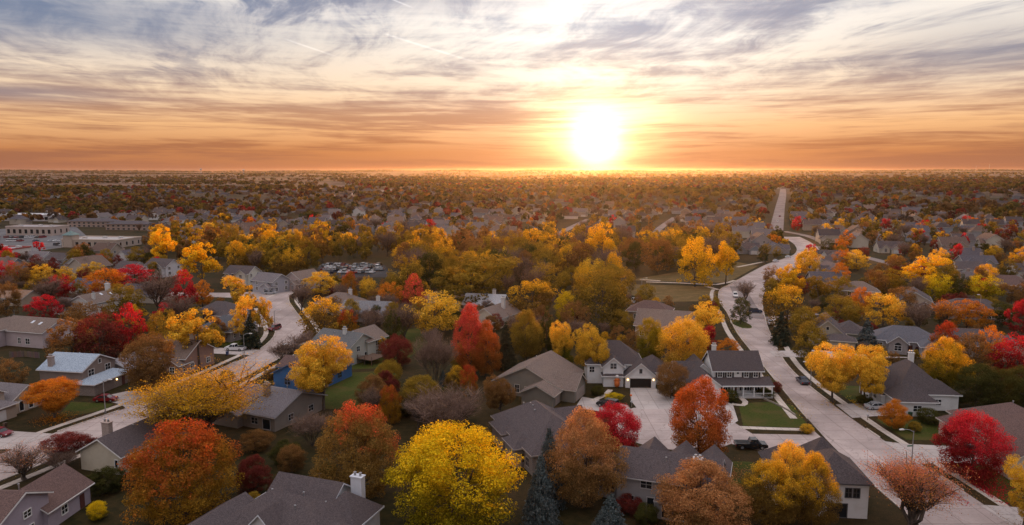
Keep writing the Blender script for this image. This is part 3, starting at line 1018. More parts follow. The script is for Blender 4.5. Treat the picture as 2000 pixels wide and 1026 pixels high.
def tree(kind, x, y, W, H, shape, label, lod=None, group=None, name=None, tint=None, cat=None):
    z = terrain(x, y)
    d = math.hypot(x, y)
    lod = lod or ('hero' if d < 185 else 'mid' if d < 470 else 'far')
    nv = 3 if lod == 'far' else 2
    pr = PROTO[shape, lod, trng.randrange(nv)]
    shrub = H < 3.4
    root = empty(name or ('shrub' if shrub else NAME[kind]), label, cat or ('shrub' if shrub else 'tree'), (x, y, z), trng.uniform(0, 6.28), group)
    root.scale = (W, W, H)
    tint = tint or [1.0 + trng.uniform(-0.13, 0.13)] * 3
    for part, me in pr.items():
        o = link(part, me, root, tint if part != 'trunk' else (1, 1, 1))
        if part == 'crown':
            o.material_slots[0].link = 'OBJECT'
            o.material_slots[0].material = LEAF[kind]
        if part == 'branches' and kind in ('twig',):
            o.color = (*[c * 1.0 for c in tint], 1)
    SPOTS.append((x, y, W * 0.45))
    return root


def tp(kind, px, base, top, wpx, shape, label, name=None, tint=None, group=None):
    """tree given by its photographed trunk foot, top and crown width"""
    x, y = G(px, base)
    H = Zat(top, y + 0.0) - terrain(x, y)
    W = wpx / 1400.0 * (y * _C + CAM_H * _S) * 1.02
    return tree(kind, x, y, W, H, shape, label, name=name, tint=tint, group=group)
# ------------------------------------------------------------------ the trees one can point to
T = [
 # lower edge, west to east
 ('mixed', 362, 1012, 828, 200, 'dome', 'large round maple, red and orange, beside the cream gabled house'),
 ('redrim', 702, 968, 788, 156, 'dome', 'large domed maple with brown front and red rim behind the white chimney'),
 ('lime', 888, 1035, 838, 244, 'round', 'huge bright yellow locust tree at the bottom of the picture'),
 ('scarlet', 762, 828, 754, 44, 'column', 'slim red columnar maple above the big red-rimmed maple'),
 ('twig', 872, 872, 757, 146, 'thicket', 'wide grey leafless tree behind the huge yellow locust'),
 ('olive', 822, 812, 736, 88, 'round', 'dull green tree just above the grey leafless tree'),
 ('scarlet', 915, 778, 713, 34, 'column', 'small thin red-topped tree beside the olive grey house'),
 ('spruce', 1072, 985, 836, 82, 'spruce', 'tall blue spruce left of the rust brown oak'),
 ('spruce', 1055, 1030, 890, 78, 'spruce', 'blue spruce in front of the taller blue spruce'),
 ('spruce', 1192, 1062, 966, 92, 'spruce', 'pale blue spruce cut off by the bottom edge'),
 ('rust', 1140, 990, 803, 142, 'egg', 'rust brown oak with dense crown above the grey house'),
 ('crimson', 1200, 895, 790, 92, 'round', 'dark crimson maple beside the round court paving'),
 ('ember', 1364, 908, 741, 128, 'egg', 'tall orange red maple in front of the white house'),
 ('rust', 1370, 1045, 900, 165, 'egg', 'rust orange tree hiding the grey house chimney'),
 ('goldtop', 1505, 1030, 900, 120, 'egg', 'gold and brown tree beside the front court lawn'),
 ('gold', 1538, 985, 866, 66, 'column', 'narrow orange gold tree rising before the twin peaked roofs'),
 ('goldtop', 1585, 1035, 885, 92, 'egg', 'gold and brown tree hiding the white walled house corner'),
 ('pinkgold', 1778, 1045, 893, 162, 'fan', 'open tree with visible limbs and pink gold leaves at street edge'),
 ('crimson', 1895, 937, 808, 122, 'round', 'vivid crimson maple on the leaf strewn corner lawn'),
 ('orange', 1746, 838, 781, 52, 'egg', 'small round orange tree on lawn by the curved street'),
 ('gold', 1625, 785, 670, 100, 'lobed', 'golden tree by the right-hand street, west one of a pair'),
 ('gold', 1688, 788, 674, 96, 'lobed', 'golden tree shading the white hip-roofed house, east of a pair'),
 ('gold', 1998, 1035, 905, 80, 'lobed', 'golden tree cut off at the lower right corner'),
 ('yellowtop', 1843, 772, 662, 84, 'egg', 'yellow green pointed tree behind the white hip-roofed house'),
 ('crimson', 1985, 752, 655, 88, 'round', 'crimson maple cut off by the right edge, above dark evergreens'),
 ('green', 1905, 800, 712, 76, 'round', 'dark evergreen, left of three, behind the brown hip roof'),
 ('green', 1950, 806, 722, 70, 'round', 'dark evergreen, middle of three, behind the brown hip roof'),
 ('green', 1992, 800, 716, 70, 'round', 'dark evergreen, right of three, behind the brown hip roof'),
 ('orange', 1930, 712, 636, 54, 'egg', 'gold orange tree in front of the twin-gabled right house'),
 ('brown', 1897, 732, 652, 68, 'round', 'dark brown oak between orange trees and the yellow green tree'),
 ('scarlet', 1843, 704, 628, 50, 'egg', 'red orange egg-shaped maple beside the open garage'),
 ('olive', 1690, 705, 0, 0, '', ''),
 # left side
 ('goldtop', 400, 868, 716, 236, 'airy', 'wide open golden willow-like tree over the left street'),
 ('gold', 390, 722, 608, 112, 'lobed', 'big golden ash left of the white pickup'),
 ('orange', 107, 817, 743, 96, 'vase', 'small bright orange tree on the left front lawn'),
 ('maroon', 131, 906, 848, 84, 'vase', 'dark maroon flat-topped crabapple beside the cream house'),
 ('pinkgold', 48, 938, 866, 110, 'bare', 'nearly bare pinkish tree above the plum-grey house'),
 ('twig', 118, 925, 880, 60, 'thicket', 'low leafless bush between maroon crabapple and bare pink tree'),
 ('maroon', 495, 962, 893, 70, 'dome', 'dull red bush behind the dark-roofed bottom house'),
 ('brown', 296, 768, 655, 98, 'round', 'dark brown red oak right of the blue-roofed house'),
 ('maroon', 195, 712, 612, 92, 'round', 'deep wine red maple above the blue roof, darker half'),
 ('crimson', 255, 700, 594, 66, 'egg', 'bright red topped maple above the blue-roofed house'),
 ('brown', 142, 712, 622, 104, 'dome', 'brown orange oak at the left of the wine red maple'),
 ('brown', 170, 655, 590, 84, 'round', 'brown oak below the skylit roof'),
 ('olive', 245, 630, 555, 70, 'round', 'brownish olive tree right of the skylit roof'),
 ('crimson', 326, 622, 592, 46, 'round', 'small red tree above the golden ash'),
 ('olive', 325, 690, 606, 60, 'round', 'olive gold tree tucked left of the golden ash'),
 ('crimson', 362, 606, 528, 54, 'egg', 'bright red maple under the tall yellow cottonwood'),
 ('orange', 396, 600, 548, 44, 'egg', 'small orange tree right of the bright red maple'),
 ('yellow', 397, 566, 476, 82, 'lobed', 'tall bright yellow cottonwood, brightest tree in the left half'),
 ('orange', 206, 585, 526, 80, 'round', 'broad orange tree among the upper left houses'),
 ('crimson', 265, 560, 516, 80, 'dome', 'low wide red tree between broad orange tree and bare brown trees'),
 ('twig', 308, 612, 530, 82, 'bare', 'leafless brown tree left of the bright red maple'),
 ('twig', 350, 640, 575, 60, 'bare', 'leafless brown tree under the bright red maple'),
 ('gold', 86, 562, 517, 58, 'dome', 'low golden tree at upper left, wider of a pair'),
 ('gold', 130, 566, 521, 40, 'dome', 'low golden tree at upper left, smaller of a pair'),
 ('brown', 40, 566, 512, 48, 'round', 'reddish brown tree left of the golden pair'),
 ('crimson', 88, 628, 576, 62, 'dome', 'dark red maple with bright red side by left houses'),
 ('brown', 14, 622, 552, 54, 'round', 'brown tree cut off by the left edge above the pavement'),
 ('twig', 94, 602, 540, 62, 'bare', 'leafless brown tree behind the dark red maple'),
 ('gold', 180, 550, 512, 52, 'dome', 'golden round tree behind the broad orange tree'),
 ('scarlet', 198, 526, 496, 34, 'round', 'small pink red tree behind the upper left houses'),
 ('brown', 20, 772, 700, 60, 'round', 'brown tree at left edge above the small grey house'),
 ('gold', 462, 612, 541, 66, 'lobed', 'golden tree before the white gabled house at the bend'),
 ('gold', 478, 664, 578, 50, 'lobed', 'golden street tree left of the dark fir, nearer trunk'),
 ('gold', 508, 662, 580, 46, 'lobed', 'golden street tree behind the dark fir'),
 ('fir', 490, 680, 615, 44, 'spruce', 'dark cone-shaped fir beside the white pickup'),
 ('twig', 556, 712, 666, 58, 'thicket', 'leafless purple brown bush at the street bend, front one'),
 ('twig', 594, 700, 648, 56, 'thicket', 'leafless purple brown bush at the street bend, rear one'),
 ('goldtop', 636, 672, 581, 88, 'round', 'gold-topped brown elm right of the street bend'),
 ('scarlet', 680, 672, 606, 40, 'round', 'reddish tree touching the gold-topped elm'),
 ('gold', 632, 800, 668, 136, 'lobed', 'golden cottonwood with pale forked trunk before the blue house'),
 ('twig', 590, 612, 553, 48, 'bare', 'leafless brown tree beside the bend in the left street'),
 ('gold', 628, 575, 530, 68, 'dome', 'low golden tree below the full car park'),
 ('scarlet', 683, 590, 530, 36, 'egg', 'orange red egg-shaped tree below the full car park'),
 ('gold', 718, 585, 546, 38, 'round', 'small golden tree right of the orange red egg-shaped tree'),
 ('pinkred', 810, 610, 536, 50, 'egg', 'pink red maple in the middle distance, left of centre'),
 ('orange', 762, 605, 552, 48, 'round', 'orange brown tree left of the pink red maple'),
 ('gold', 850, 655, 570, 104, 'round', 'golden round tree before the tan roof, left of the red maple'),
 ('pinkred', 918, 736, 595, 66, 'egg', 'tall pink red maple at the centre of the picture'),
 ('ember', 950, 738, 628, 58, 'egg', 'orange half of the central red maple clump'),
 ('fir', 988, 722, 628, 46, 'spruce', 'dark conifer just right of the central red maple'),
 ('twig', 852, 758, 652, 76, 'thicket', 'leafless purple grey tree left of the central red maple'),
 ('maroon', 776, 718, 658, 60, 'round', 'small dark red tree on the dark green lawn'),
 ('twig', 732, 672, 600, 66, 'bare', 'leafless brown tree behind the house with a deck'),
 ('twig', 790, 668, 592, 60, 'bare', 'leafless brown tree under the pink red maple'),
 ('green', 768, 680, 608, 42, 'egg', 'dark green tree between two leafless brown trees'),
 ('olive', 1028, 705, 606, 66, 'egg', 'olive green tree left of the olive grey roof'),
 ('green', 1068, 692, 600, 52, 'cone', 'green pine with yellow tips above the olive grey house'),
 ('twig', 1012, 672, 610, 40, 'airy', 'pale twiggy shrub tree left of the green pine'),
 ('lime', 1106, 632, 568, 44, 'round', 'lime yellow topped tree above the green pine'),
 ('brown', 1122, 662, 590, 60, 'round', 'grey brown tree below the lime topped tree'),
 ('gold', 1098, 716, 628, 44, 'lobed', 'golden tree with leaning pale trunk behind the olive grey house'),
 ('gold', 1160, 742, 638, 72, 'lobed', 'golden birch-like tree beside the tudor house'),
 ('limegreen', 1100, 716, 658, 42, 'cone', 'short yellow green cone tree behind the olive grey house'),
 ('limegreen', 1268, 716, 622, 52, 'column', 'yellow green columnar tree right of the tudor house'),
 ('gold', 1334, 732, 624, 88, 'round', 'broad golden tree behind the white house garage'),
 ('gold', 1386, 668, 591, 88, 'lobed', 'golden tree beside the street island'),
 ('crimson', 1384, 692, 636, 34, 'round', 'small dark red tree between two golden trees'),
 ('orange', 1420, 706, 662, 60, 'dome', 'low orange bush behind the white house roof'),
 ('brown', 1310, 778, 708, 62, 'round', 'brown red tree between the tudor house and white house'),
 ('green', 1447, 634, 582, 44, 'round', 'round dark tree standing on the street island'),
 ('twig', 1456, 592, 548, 42, 'bare', 'leafless tree on the street behind the island tree'),
 ('goldtop', 1534, 648, 558, 92, 'round', 'green gold tree leaning over the right street crossing'),
 ('fir', 1524, 674, 608, 44, 'spruce', 'dark conifer at the right street crossing'),
 ('olive', 1580, 712, 628, 70, 'egg', 'olive egg-shaped tree at the corner by the right street'),
 ('olive', 1578, 668, 600, 72, 'round', 'olive tree behind the egg-shaped olive tree'),
 ('yellow', 1549, 590, 518, 64, 'lobed', 'bright yellow tree beside the curving street'),
 ('brown', 1508, 576, 520, 44, 'round', 'brown orange street tree left of the bright yellow tree'),
 ('gold', 1580, 542, 485, 58, 'dome', 'golden tree beside the white twin-gabled house'),
 ('yellow', 1800, 566, 500, 84, 'lobed', 'brightest yellow tree on the right half'),
 ('lime', 1832, 588, 536, 60, 'round', 'yellow green tree under the brightest yellow tree'),
 ('lime', 1920, 590, 538, 70, 'round', 'yellow green dome tree right of the dark house gap'),
 ('green', 1873, 590, 536, 36, 'round', 'dark green tree between two yellow green trees'),
 ('gold', 1672, 528, 488, 50, 'dome', 'low golden tree right of the white twin-gabled house'),
 ('gold', 1725, 640, 574, 72, 'round', 'gold brown tree above the arched-window house'),
 ('orange', 1680, 622, 562, 36, 'round', 'thin orange tree in the right middle ground'),
 ('olive', 1642, 640, 578, 70, 'round', 'olive tree above the beige gabled house'),
 ('olive', 1632, 588, 540, 60, 'dome', 'wide olive tree below the low golden tree'),
 ('olive', 1730, 575, 524, 66, 'dome', 'wide olive tree left of the brightest yellow tree'),
 ('twig', 1792, 652, 588, 64, 'bare', 'leafless pinkish tree behind the arched-window house'),
 ('orange', 1842, 646, 586, 46, 'airy', 'thin orange tree right of the leafless pinkish tree'),
 ('orange', 1888, 642, 586, 84, 'dome', 'wide gold orange tree above the twin-gabled right house'),
 ('crimson', 1990, 655, 586, 50, 'egg', 'crimson maple on the right edge above the roofs'),
 ('spruce', 1692, 682, 622, 46, 'spruce', 'blue spruce left of the arched-window house'),
 ('maroon', 1852, 608, 574, 44, 'dome', 'dark red tree behind the wide gold orange tree'),
 ('brown', 1760, 610, 560, 60, 'round', 'brown tree behind the gold brown tree, right middle ground'),
 ('green', 1952, 640, 590, 60, 'round', 'dark green tree behind the crimson maple at right edge'),
 # creek wood
 ('olive', 922, 598, 498, 172, 'lobed', 'broad olive gold tree, largest of the creek wood'),
 ('green', 838, 566, 494, 62, 'round', 'dark green round tree left of the broad olive gold tree'),
 ('olive', 1066, 582, 512, 70, 'round', 'olive round tree right of the broad olive gold tree'),
 ('goldtop', 1040, 624, 548, 90, 'round', 'gold brown round tree below the creek wood'),
 ('olive', 1172, 640, 524, 120, 'round', 'big olive brown tree at the meadow edge'),
 ('yellow', 1357, 560, 463, 74, 'column', 'bright yellow tree at the meadow, wider of two'),
 ('yellow', 1417, 556, 472, 56, 'lobed', 'bright yellow tree at the meadow, right of two'),
 ('yellow', 1176, 528, 436, 64, 'lobed', 'bright yellow tree standing above the creek wood'),
 ('yellow', 527, 508, 449, 32, 'egg', 'slim yellow tree at the left end of the creek wood'),
 ('gold', 570, 514, 448, 54, 'lobed', 'golden tree right of the slim yellow tree'),
 ('yellow', 328, 522, 446, 58, 'lobed', 'yellow tree behind the tall bright cottonwood'),
 ('olive', 455, 510, 438, 50, 'round', 'dark olive round tree above the tall yellow cottonwood'),
 ('lime', 985, 545, 484, 30, 'cone', 'thin yellow pointed tree behind the broad olive gold tree'),
 ('olive', 1262, 590, 556, 40, 'round', 'small dark tree alone in the meadow'),
]
for t in T:
    if t[5]:
        tp(*t)
# garden shrubs
for kind, px, base, top, w_, shape, lab in [
    ('lime', 191, 1014, 981, 40, 'round', 'round yellow green shrub behind the plum-grey house'),
    ('green', 208, 962, 914, 70, 'dome', 'dark leafy bush under the cream house gable'),
    ('green', 1425, 783, 762, 38, 'dome', 'rounded dark bush by the white house garage'),
    ('maroon', 1517, 768, 746, 18, 'round', 'small wine red tree beside the white porch'),
    ('green', 1690, 791, 772, 30, 'dome', 'dark bush on the lawn under the golden pair'),
    ('green', 1812, 828, 798, 44, 'round', 'dark bush beside the arched brown entry'),
    ('olive', 1786, 842, 824, 26, 'dome', 'low yellowish bush by the small orange tree'),
    ('gold', 1576, 846, 828, 26, 'dome', 'straw coloured grass clump beside the corner post'),
    ('lime', 1198, 782, 768, 36, 'dome', 'low yellow green hedge bush on the tudor house lawn'),
    ('green', 1168, 772, 754, 30, 'dome', 'low dark bush beside the tudor house walk'),
    ('green', 1105, 742, 722, 34, 'dome', 'dark bush behind the olive grey house'),
    ('maroon', 880, 1000, 0, 0, '', ''),
    ('green', 1490, 772, 760, 46, 'dome', 'clipped dark hedge along the white porch front'),
    ('green', 100, 905, 0, 0, '', ''),
    ('maroon', 1228, 1002, 968, 56, 'dome', 'dark red bush at the grey house corner'),
    ('green', 1262, 1022, 985, 50, 'dome', 'dark bush under the grey house windows'),
    ('spruce', 866, 760, 724, 24, 'spruce', 'young blue spruce among the dark back gardens'),
    ('green', 795, 812, 778, 50, 'dome', 'low dark shrub under the dull green tree'),
    ('brown', 530, 740, 720, 30, 'dome', 'brown hedge bush beside the blue house driveway'),
    ('green', 443, 745, 724, 30, 'round', 'small dark conical bush beside the left street'),
    ('green', 560, 905, 862, 60, 'dome', 'dark shrub under the long grey roof'),
    ('brown', 610, 872, 808, 80, 'thicket', 'thin reddish bare shrub tree beside the long grey roof'),
    ('green', 640, 930, 905, 40, 'dome', 'dark low shrub in the lower back garden'),
    ('brown', 500, 880, 840, 60, 'dome', 'brown shrub under the open golden tree'),
]:
    if shape:
        tp(kind, px, base, top, w_, shape, lab, name=None)
# ------------------------------------------------------------------ houses
MESH = {}


def cached(key, fn):
    if key not in MESH:
        MESH[key] = fn()
    return MESH[key]


def window_meshes(w_, h_, style):
    def fr():
        m = MB(); t = 0.11; dp = 0.10
        m.box((-w_ / 2 - t / 2, -dp / 2, 0), (t, dp, h_ + 2 * t)); m.box((w_ / 2 + t / 2, -dp / 2, 0), (t, dp, h_ + 2 * t))
        m.box((0, -dp / 2, h_ / 2 + t / 2), (w_, dp, t)); m.box((0, -dp / 2 - 0.02, -h_ / 2 - t / 2), (w_, dp + 0.04, t))
        if style != 'plain':
            nm = 2 if w_ > 1.9 else 1
            for i in range(nm):
                m.box((w_ * ((i + 1) / (nm + 1) - 0.5), -0.035, 0), (0.07, 0.07, h_))
        if style in ('sash', 'arched'):
            m.box((0, -0.03, 0), (w_, 0.06, 0.06))
        return m.mesh('window', PAINT)

    def pane():
        m = MB()
        if style == 'arched':
            poly = [(-w_ / 2, -h_ / 2), (w_ / 2, -h_ / 2), (w_ / 2, h_ / 2)] + [(w_ / 2 * math.cos(a), h_ / 2 + w_ / 2 * math.sin(a)) for a in [math.pi * i / 8 for i in range(1, 8)]] + [(-w_ / 2, h_ / 2)]
            m.prism(poly, -0.02, 0.0, lambda u, v, t: (u, t, v))
        else:
            m.box((0, -0.01, 0), (w_, 0.02, h_))
        return m.mesh('pane', GLASS)
    return cached(('wf', w_, h_, style), fr), cached(('wp', w_, h_, style), pane)


def garage_mesh(w_, h_):
    def fn():
        m = MB(); k = 4
        for i in range(k):
            m.box((0, -0.03, -h_ / 2 + h_ * (i + 0.5) / k), (w_, 0.06, h_ / k - 0.04))
        m.box((0, -0.008, 0), (w_, 0.016, h_))
        return m.mesh('garage_door', PAINT)
    return cached(('gd', w_, h_), fn)


def door_mesh(w_, h_):
    def fn():
        m = MB().box((0, -0.03, 0), (w_, 0.06, h_))
        for dx_ in (-0.22, 0.22):
            for dz_ in (-0.5, 0.45):
                m.box((dx_ * w_, -0.065, dz_ * h_ / 2), (w_ * 0.30, 0.02, h_ * 0.34))
        return m.mesh('door', PAINT)
    return cached(('dr', w_, h_), fn)


def wing_meshes(wg):
    """walls and roof of one wing, centred on the wing, as (wall, roof, fascia) meshes"""
    w_, d_, h, kind, ax, pitch = wg['w'], wg['d'], wg['h'], wg['roof'], wg['ax'], wg['pitch']
    z0 = wg.get('z0', 0.0); ov = wg.get('ov', 0.45)
    tn = math.tan(R(pitch)); t = 0.20
    if ax == 'x':
        L, S = w_, d_
        put = lambda u, v, s: (s, u, v)          # u across, v up, s along the ridge
    else:
        L, S = d_, w_
        put = lambda u, v, s: (u, s, v)
    wall, roof, fas = MB(), MB(), MB()
    if kind == 'gable':
        poly = [(-S / 2, z0), (S / 2, z0), (S / 2, h), (0, h + S / 2 * tn), (-S / 2, h)]
        wall.prism(poly, -L / 2, L / 2, put)
        a = S / 2 + ov
        ch = [(-a, h - ov * tn + 0.02), (0, h + S / 2 * tn + 0.02), (a, h - ov * tn + 0.02), (a, h - ov * tn + t), (0, h + S / 2 * tn + t + 0.05), (-a, h - ov * tn + t)]
        roof.prism(ch, -L / 2 - ov, L / 2 + ov, put)
        e = 0.05
        for s_ in (-1, 1):
            y0 = s_ * (L / 2 + ov)
            for q in (-1, 1):
                bar = [(q * a, h - ov * tn - 0.06), (0, h + S / 2 * tn - 0.06), (0, h + S / 2 * tn + t - 0.03), (q * a, h - ov * tn + t - 0.07)]
                fas.prism(bar, y0 - (e if s_ < 0 else -0.002), y0 + (e if s_ > 0 else -0.002), put)
        for q in (-1, 1):
            u0 = q * (a + 0.003); u1 = q * (a + 0.10)
            fas.prism([(u0, h - ov * tn - 0.03), (u1, h - ov * tn - 0.03), (u1, h - ov * tn + 0.12), (u0, h - ov * tn + 0.12)], -L / 2 - ov, L / 2 + ov, put)
    else:
        wall.prism([(-S / 2, z0), (S / 2, z0), (S / 2, h), (-S / 2, h)], -L / 2, L / 2, put)
        a, b = S / 2 + ov, L / 2 + ov
        e0, e1 = h - 0.06, h + 0.14
        if a <= b:
            rz = e1 + a * tn; k = max(0.02, b - a)
            pts = [put(-a, e1, -b), put(a, e1, -b), put(a, e1, b), put(-a, e1, b), put(0, rz, -k), put(0, rz, k)]
            roof.face([pts[0], pts[1], pts[4]]); roof.face([pts[2], pts[3], pts[5]])
            roof.face([pts[1], pts[2], pts[5], pts[4]]); roof.face([pts[3], pts[0], pts[4], pts[5]])
        else:
            rz = e1 + b * tn; k = a - b
            pts = [put(-a, e1, -b), put(a, e1, -b), put(a, e1, b), put(-a, e1, b), put(-k, rz, 0), put(k, rz, 0)]
            roof.face([pts[0], pts[1], pts[5], pts[4]]); roof.face([pts[2], pts[3], pts[4], pts[5]])
            roof.face([pts[1], pts[2], pts[5]]); roof.face([pts[3], pts[0], pts[4]])
        roof.face([pts[0], pts[3], pts[2], pts[1]])
        for p, q, s in ((-a, -b, 0), (a, -b, 0), (-a, 0, 1), (a, 0, 1)):
            pass
        g = 0.05
        for s_ in (-1, 1):
            fas.prism([(-a - g, e0), (a + g, e0), (a + g, e1 + 0.02), (-a - g, e1 + 0.02)], s_ * (b + 0.002), s_ * (b + g), put)
            fas.prism([(s_ * (a + 0.002), e0), (s_ * (a + g), e0), (s_ * (a + g), e1 + 0.02), (s_ * (a + 0.002), e1 + 0.02)], -b, b, put)
    me_w = wall.mesh('wall', SIDING)
    me_r = roof.mesh('roof', SHINGLE)
    me_f = fas.mesh('fascia', PAINT)
    for me in (me_w, me_r, me_f):
        bm = bmesh.new(); bm.from_mesh(me); bmesh.ops.recalc_face_normals(bm, faces=bm.faces); bm.to_mesh(me); bm.free()
    return me_w, me_r, me_f


FACE = {'s': (0, -1, 0.0), 'n': (0, 1, math.pi), 'e': (1, 0, math.pi / 2), 'w': (-1, 0, -math.pi / 2)}


def W(x, y, w_, d_, h, roof='gable', ax='x', pitch=30, **kw):
    return dict(x=x, y=y, w=w_, d=d_, h=h, roof=roof, ax=ax, pitch=pitch, **kw)


def put_on(wg, face, u, z):
    fx, fy, rz = FACE[face]
    x = wg['x'] + fx * wg['w'] / 2 + (u if fy else 0)
    y = wg['y'] + fy * wg['d'] / 2 + (u if fx else 0)
    return (x + fx * 0.004, y + fy * 0.004, z), rz


def house(label, loc, rot, wings, wall, roofc, trim=(0.72, 0.70, 0.68), ops=(), chimneys=(), vents=(), brick=(), name='house', cat='house', group=None, door_c=(0.10, 0.035, 0.03), garage_c=None, skylights=(), detail=True):
    x, y = loc
    root = empty(name, label, cat, (x, y, terrain(x, y) - 0.03), R(rot), group)
    SPOTS.append((x, y, 0.5 * max(max(abs(g['x']) + g['w'] / 2, abs(g['y']) + g['d'] / 2) for g in wings) + 2))
    for i, wg in enumerate(wings):
        mw, mr, mf = wing_meshes(wg)
        o = link('wall', mw, root, wg.get('wall', wall), (wg['x'], wg['y'], 0))
        if i in brick or wg.get('brick'):
            mw.materials[0] = BRICK
        ro = link('roof', mr, root, wg.get('rc', roofc), (wg['x'], wg['y'], 0.001 * i))
        link('fascia', mf, ro, trim)
    for op in ops:
        kind, wi, face, u, z, w_, h_ = op[:7]
        p, rz = put_on(wings[wi], face, u, z)
        if kind in ('window', 'arched', 'plain'):
            st = {'window': 'sash', 'arched': 'arched', 'plain': 'plain'}[kind]
            fm, pm = window_meshes(w_, h_, st)
            f = link('window', fm, root, trim, p, rz)
            link('pane', pm, f)
        elif kind == 'shuttered':
            fm, pm = window_meshes(w_, h_, 'sash')
            f = link('window', fm, root, trim, p, rz)
            link('pane', pm, f)
            sm = cached(('sh', h_), lambda: MB().box((0, -0.03, 0), (0.38, 0.06, h_ + 0.1)).mesh('shutter', PAINT))
            for s in (-1, 1):
                link('shutter', sm, f, (0.02, 0.02, 0.024), (s * (w_ / 2 + 0.34), 0, 0))
        elif kind == 'garage':
            link('garage_door', garage_mesh(w_, h_), root, garage_c or trim, p, rz)
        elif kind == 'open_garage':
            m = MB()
            m.box((0, 0.004, 0), (w_, 0.01, h_))  # flat dark panel, its colour standing in for the shaded garage interior
            o = link('garage_shade_panel', m.mesh('garage_shade_panel', PAINT), root, (0.012, 0.010, 0.009), p, rz)
            fr = MB().box((-w_ / 2 - 0.12, -0.05, 0), (0.24, 0.1, h_)).box((w_ / 2 + 0.12, -0.05, 0), (0.24, 0.1, h_)).box((0, -0.05, h_ / 2 + 0.2), (w_ + 0.5, 0.1, 0.4))
            link('garage_frame', fr.mesh('garage_frame', PAINT), o, trim)
        elif kind == 'door':
            link('door', door_mesh(w_, h_), root, door_c, p, rz)
        elif kind == 'round':
            m = MB().tube((0, 0, 0), (0, -0.05, 0), w_ / 2, w_ / 2, 12)
            link('vent', m.mesh('vent', PAINT), root, (0.03, 0.03, 0.03), p, rz)
        elif kind == 'lamp':
            m = MB().box((0, -0.12, 0), (0.16, 0.16, 0.26))
            link('lamp', m.mesh('lamp', LAMPLIT), root, None, p, rz)
    for c in chimneys:
        cx_, cy_, z0, z1, w_, d_, colr = c[:7]
        b = MB().box((cx_, cy_, (z0 + z1) / 2), (w_, d_, z1 - z0))
        o = b.build('chimney', BRICK if len(c) > 7 and c[7] == 'brick' else SIDING, root, colr)
        MB().box((cx_, cy_, z1 + 0.06), (w_ + 0.2, d_ + 0.2, 0.14)).build('cap', PAINT, o, tuple(min(1, v * 1.1) for v in colr))
        for k in (-0.25, 0.25):
            MB().tube((cx_ + k * w_, cy_, z1 + 0.12), (cx_ + k * w_, cy_, z1 + 0.55), 0.17, 0.17, 8).tube((cx_ + k * w_, cy_, z1 + 0.55), (cx_ + k * w_, cy_, z1 + 0.62), 0.26, 0.22, 8).build('flue', METAL, o)
    for v in vents:
        MB().tube((v[0], v[1], v[2] - 0.5), (v[0], v[1], v[2] + 0.45), 0.10, 0.10, 7).tube((v[0], v[1], v[2] + 0.45), (v[0], v[1], v[2] + 0.55), 0.16, 0.14, 7).build('vent_pipe', METAL, root)
    for s in skylights:
        wg = wings[s[0]]; u, v = s[1], s[2]
        tn = math.tan(R(wg['pitch']))
        S = wg['d'] if wg['ax'] == 'x' else wg['w']
        dist = abs(v); z = wg['h'] + (S / 2 - dist) * tn + 0.30
        sg = 1 if v > 0 else -1
        m = MB(); dz_ = 0.6 * tn
        if wg['ax'] == 'x':
            q = [(u - 0.4, v - 0.55, z + sg * 0.55 * tn), (u + 0.4, v - 0.55, z + sg * 0.55 * tn), (u + 0.4, v + 0.55, z - sg * 0.55 * tn), (u - 0.4, v + 0.55, z - sg * 0.55 * tn)]
        else:
            q = [(v - 0.55, u - 0.4, z + sg * 0.55 * tn), (v + 0.55, u - 0.4, z - sg * 0.55 * tn), (v + 0.55, u + 0.4, z - sg * 0.55 * tn), (v - 0.55, u + 0.4, z + sg * 0.55 * tn)]
        top = [(wg['x'] + a, wg['y'] + b, c) for a, b, c in q]; low = [(a, b, c - 0.25) for a, b, c in top]
        m.face(top)
        for i in range(4):
            j = (i + 1) % 4
            m.face([top[i], low[i], low[j], top[j]])
        m.build('skylight', PAINT, root, (0.62, 0.66, 0.72))
    return root


WHITE, CREAM, OLIVE_W, GREY_W, TAN, PLUM = (0.70, 0.68, 0.67), (0.52, 0.46, 0.36), (0.20, 0.175, 0.145), (0.27, 0.255, 0.26), (0.40, 0.33, 0.27), (0.36, 0.31, 0.36)
R_DARK, R_BROWN, R_GREY, R_WARM, R_BLUE, R_BLACK = (0.100, 0.083, 0.086), (0.135, 0.088, 0.080), (0.18, 0.162, 0.17), (0.19, 0.145, 0.125), (0.33, 0.40, 0.48), (0.082, 0.069, 0.072)

